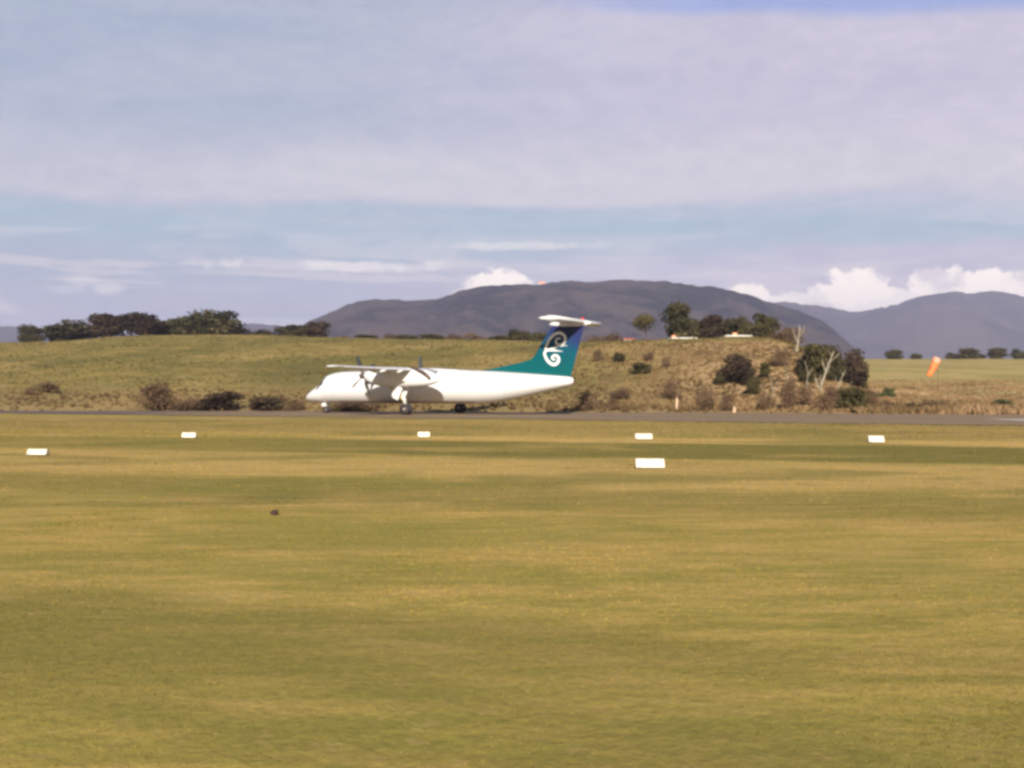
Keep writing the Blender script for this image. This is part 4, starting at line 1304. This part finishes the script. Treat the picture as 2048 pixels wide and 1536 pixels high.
for i in range(11000):
    px = 1700 + rs.rand() * 700
    D = 78 + 120 * rs.rand() ** 1.6
    a = (px - 1024) / F
    if D < hill_base(a) + 0.5: continue
    z = ground_at(px, D)
    x = a * D
    m_ = fbm(x * 0.12, D * 0.07, 25, 3)
    near = smooth01((112 - D) / 18)
    pts.append((x, D, z - 0.05)); hh.append(0.12 + 0.2 * rs.rand() + 0.45 * near * rs.rand()); ww.append(0.38)
    tn.append(min(1, max(0, 0.62 + 1.3 * m_ - 0.15 * near + 0.3 * (rs.rand() - 0.5))))
o = tuft_mesh("field_grass", pts, hh, ww, 5, scrub_mat, 8, 1.1, tn)
tag(o, "pale rank grass along the foot of the right pasture", kind='stuff')

# foreground turf: short blades, thinning with distance
pts, hh, ww = [], [], []
def sow(n, d0, d1, h, w, seed, margin=1.6):
    r_ = np.random.RandomState(seed)
    u = r_.rand(n)
    D = np.sqrt(d0 * d0 + (d1 * d1 - d0 * d0) * u)
    X = (r_.rand(n) * 2 - 1) * (0.49 * D + margin)
    Z = np.array([gz(float(x), float(y)) for x, y in zip(X, D)])
    return np.stack([X, D, Z - 0.004], 1), h * (0.5 + r_.rand(n)), np.full(n, w)
A = [sow(34000, 3.6, 8.0, 0.009, 0.010, 41), sow(36000, 8.0, 16.0, 0.011, 0.020, 42), sow(30000, 16.0, 40.0, 0.016, 0.050, 43), sow(22000, 40.0, 64.0, 0.025, 0.10, 44)]
P_ = np.concatenate([q[0] for q in A]); H_ = np.concatenate([q[1] for q in A]); W_ = np.concatenate([q[2] for q in A])
o = tuft_mesh("grass", P_, H_, W_, 5, mat_blade, 9, 1.6)
tag(o, "short mown olive and straw grass blades of the foreground", kind='stuff')

# ================================================================== SMALL THINGS
def marker(px, yt, yb, wpx, label, yaw=0.0, prof=0.5):
    D = CAMH * F / (yb - YH)
    w = wpx / F * D; h = (yb - yt) / F * D * 0.97
    dp = w * 0.55
    X = (px - 1024) / F * D
    z0 = gz(X, D)
    e = empty("runway_marker", (X, D, z0), yaw)
    b = MB()
    # gable shaped hollow board: two sloping panels over end plates, with small feet
    y0, y1 = dp / 2, dp * 0.16
    ring = lambda x: [(x, -y0, 0.03), (x, -y1, h), (x, y1, h), (x, y0, 0.03), (x, y0 - 0.03, 0.03), (x, -(y0 - 0.03), 0.03)]
    b.rings([ring(-w / 2), ring(w / 2)], True)
    b.build("board", mat_marker, e)
    for sx in (-1, 1):
        f_ = MB()
        f_.box((sx * w * 0.40, 0, 0.015), (0.05, dp * 1.02, 0.05))
        f_.build("foot", mat_exh, e)
    tag(e, label, "runway marker", "white runway edge markers in the grass")
marker(1299, 917, 937, 56, "large white marker nearest the camera, right of centre")
marker(77, 898, 911, 38, "white marker alone near the left edge of the grass")
marker(379, 866, 877, 27, "white marker left of the aircraft in the far row")
marker(848, 864, 875, 23, "smallest white marker below the aircraft's main wheels")
marker(1287, 866, 878, 33, "white marker in the far row straight beyond the nearest one")
marker(1751, 872, 886, 30, "white marker in the far row near the right edge")

# dark clod in the turf
D = CAMH * F / (1031 - YH)
vs, fs = [], []
ico = [(0, 0, 1), (.89, 0, .45), (.28, .85, .45), (-.72, .53, .45), (-.72, -.53, .45), (.28, -.85, .45), (.72, .53, -.45), (-.28, .85, -.45), (-.89, 0, -.45), (-.28, -.85, -.45), (.72, -.53, -.45), (0, 0, -1)]
icf = [(0,1,2),(0,2,3),(0,3,4),(0,4,5),(0,5,1),(1,6,2),(2,7,3),(3,8,4),(4,9,5),(5,10,1),(6,7,2),(7,8,3),(8,9,4),(9,10,5),(10,6,1),(11,7,6),(11,8,7),(11,9,8),(11,10,9),(11,6,10)]
import bmesh
bm = bmesh.new()
bmesh.ops.create_icosphere(bm, subdivisions=3, radius=1.0)
for v in bm.verts:
    k = 1 + 0.45 * fbm(v.co.x * 1.3, v.co.y * 1.3, v.co.z * 1.3 + 3, 3)
    v.co = Vector((v.co.x * 0.052 * k, v.co.y * 0.045 * k, (v.co.z * 0.042 * k) + 0.03 + 0.018 * max(0, v.co.x)))
me = bpy.data.meshes.new("dirt_clod"); bm.to_mesh(me); bm.free(); me.materials.append(mat_clod)
o = bpy.data.objects.new("dirt_clod", me); COL.objects.link(o)
o.location = ((549 - 1024) / F * D, D, gz((549 - 1024) / F * D, D))
tag(o, "small dark clod lying on the mown grass left of centre", "clod")

# windsock on its mast
D = 150.0
px = 1876
z0 = field_z(px, D)
top = ray(px, 716, D)
e = empty("windsock", (top.x, top.y, z0))
tag(e, "faded orange windsock hanging limp from a thin mast on the pasture", "windsock")
hz_ = top.z - z0
b = MB(); b.tube([(0, 0, -0.3), (0, 0, hz_ + 0.1)], [0.03, 0.02], 10)
b.build("mast", mat_bark, e, True)
c0 = Vector((-0.10, -0.05, hz_ - 0.05)); c1 = ray(1857, 752, D) - Vector((top.x, top.y, z0))
ax = (c1 - c0); Ls = ax.length; ax.normalize()
u_ = ax.cross(Vector((0, 1, 0))).normalized(); w_ = ax.cross(u_)
sock = None
for k in range(5):
    s0, s1 = k / 5, (k + 1) / 5
    b = MB(); rg = []
    for q in range(4):
        s_ = s0 + (s1 - s0) * q / 3
        r_ = 0.55 - 0.24 * s_ + 0.03 * math.sin(s_ * 17)
        if s_ > .6: r_ *= 0.95
        rg.append([c0 + ax * (Ls * s_) + u_ * (r_ * (0.95 + .12 * math.sin(3 * j + k)) * math.cos(2*math.pi*j/18)) + w_ * (r_ * 0.8 * math.sin(2*math.pi*j/18)) + Vector((0, 0, -0.15 * math.sin(s_ * math.pi))) for j in range(18)])
    b.rings(rg, False)
    b.build("sock_band", mat_cloth_w if k == 0 else mat_orange, e, True)
b = MB()
b.tube([c0 + u_ * (0.56 * math.cos(2*math.pi*j/18)) + w_ * (0.45 * math.sin(2*math.pi*j/18)) for j in range(19)], 0.025, 6)
b.tube([(0, 0, hz_), c0 + u_ * 0.5], 0.025, 6)
b.build("hoop", mat_metal, e, True)

# low buildings partly sunk behind the crest of the plateau
def building(px0, px1, yeave, yridge, D, roofm, label, chim=None, hip=True):
    w = (px1 - px0) / F * D
    X = ((px0 + px1) / 2 - 1024) / F * D
    z0 = ground_at((px0 + px1) / 2, D) - 0.3
    ze = CAMH + (YH - yeave) / F * D - z0
    zr = CAMH + (YH - yridge) / F * D - z0
    dp = 6.0
    e = empty("farm_building", (X, D, z0))
    b = MB(); b.box((0, dp / 2, ze / 2), (w - 0.5, dp, ze)); b.build("wall", mat_wall_w, e)
    b = MB()
    hx, hy = w / 2, dp / 2 + 0.35
    rx = hx * (0.45 if hip else 0.98)
    c = dp / 2
    b.add([(-hx, c - hy, ze - .05), (hx, c - hy, ze - .05), (hx, c + hy, ze - .05), (-hx, c + hy, ze - .05), (-rx, c, zr), (rx, c, zr), (-hx, c - hy, ze + .06), (hx, c - hy, ze + .06), (hx, c + hy, ze + .06), (-hx, c + hy, ze + .06)],
          [(0, 3, 2, 1), (0, 1, 7, 6), (1, 2, 8, 7), (2, 3, 9, 8), (3, 0, 6, 9), (6, 7, 5, 4), (7, 8, 5), (8, 9, 4, 5), (9, 6, 4)])
    rf = b.build("roof", roofm, e)
    nw = max(2, int(w / 2.5))
    for i in range(nw):
        x = -w / 2 + w * (i + 0.5) / nw
        b = MB(); b.box((x, -0.04, ze * 0.6), (0.9, 0.07, min(0.9, ze * .4))); b.build("window", mat_pane, e)
    if chim:
        b = MB(); b.box(((chim - (px0 + px1) / 2) / F * D, c * 0.8, zr), (0.6, 0.6, 0.6)); b.build("chimney", mat_roof_o, rf)
    tag(e, label, "building", "low farm buildings on the plateau")
building(1246, 1272, 678, 674, 200, mat_roof_r, "small white building with rust red roof, leftmost on the plateau", None)
building(1343, 1394, 676.5, 673, 176, mat_wall_w, "long white roofed building under the tall round tree", 1352, False)
building(1450, 1504, 672, 668, 164, mat_wall_w, "long white building with an orange chimney near the plateau lip", 1476)
# hut on the summit of the dark hill
hp = ray(1083, 569, 2600)
e = empty("summit_hut", (hp.x, hp.y - 30, hp.z - 14))
b = MB(); b.box((0, 0, 5), (14, 9, 16)); b.build("wall", mat_wall_w, e)
b = MB(); b.add([(-8, -5.5, 13.1), (8, -5.5, 13.1), (8, 5.5, 13.1), (-8, 5.5, 13.1), (-8, 0, 18), (8, 0, 18)], [(0, 3, 2, 1), (0, 1, 5, 4), (2, 3, 4, 5), (0, 4, 3), (1, 2, 5)]); b.build("roof", mat_roof_o, e)
b = MB(); b.box((-3, -4.53, 8), (3, 0.1, 3)); b.box((3.5, -4.53, 8), (3, 0.1, 3)); b.build("window", mat_pane, e)
tag(e, "tiny pale hut with orange roof on the summit of the dark hill", "hut")
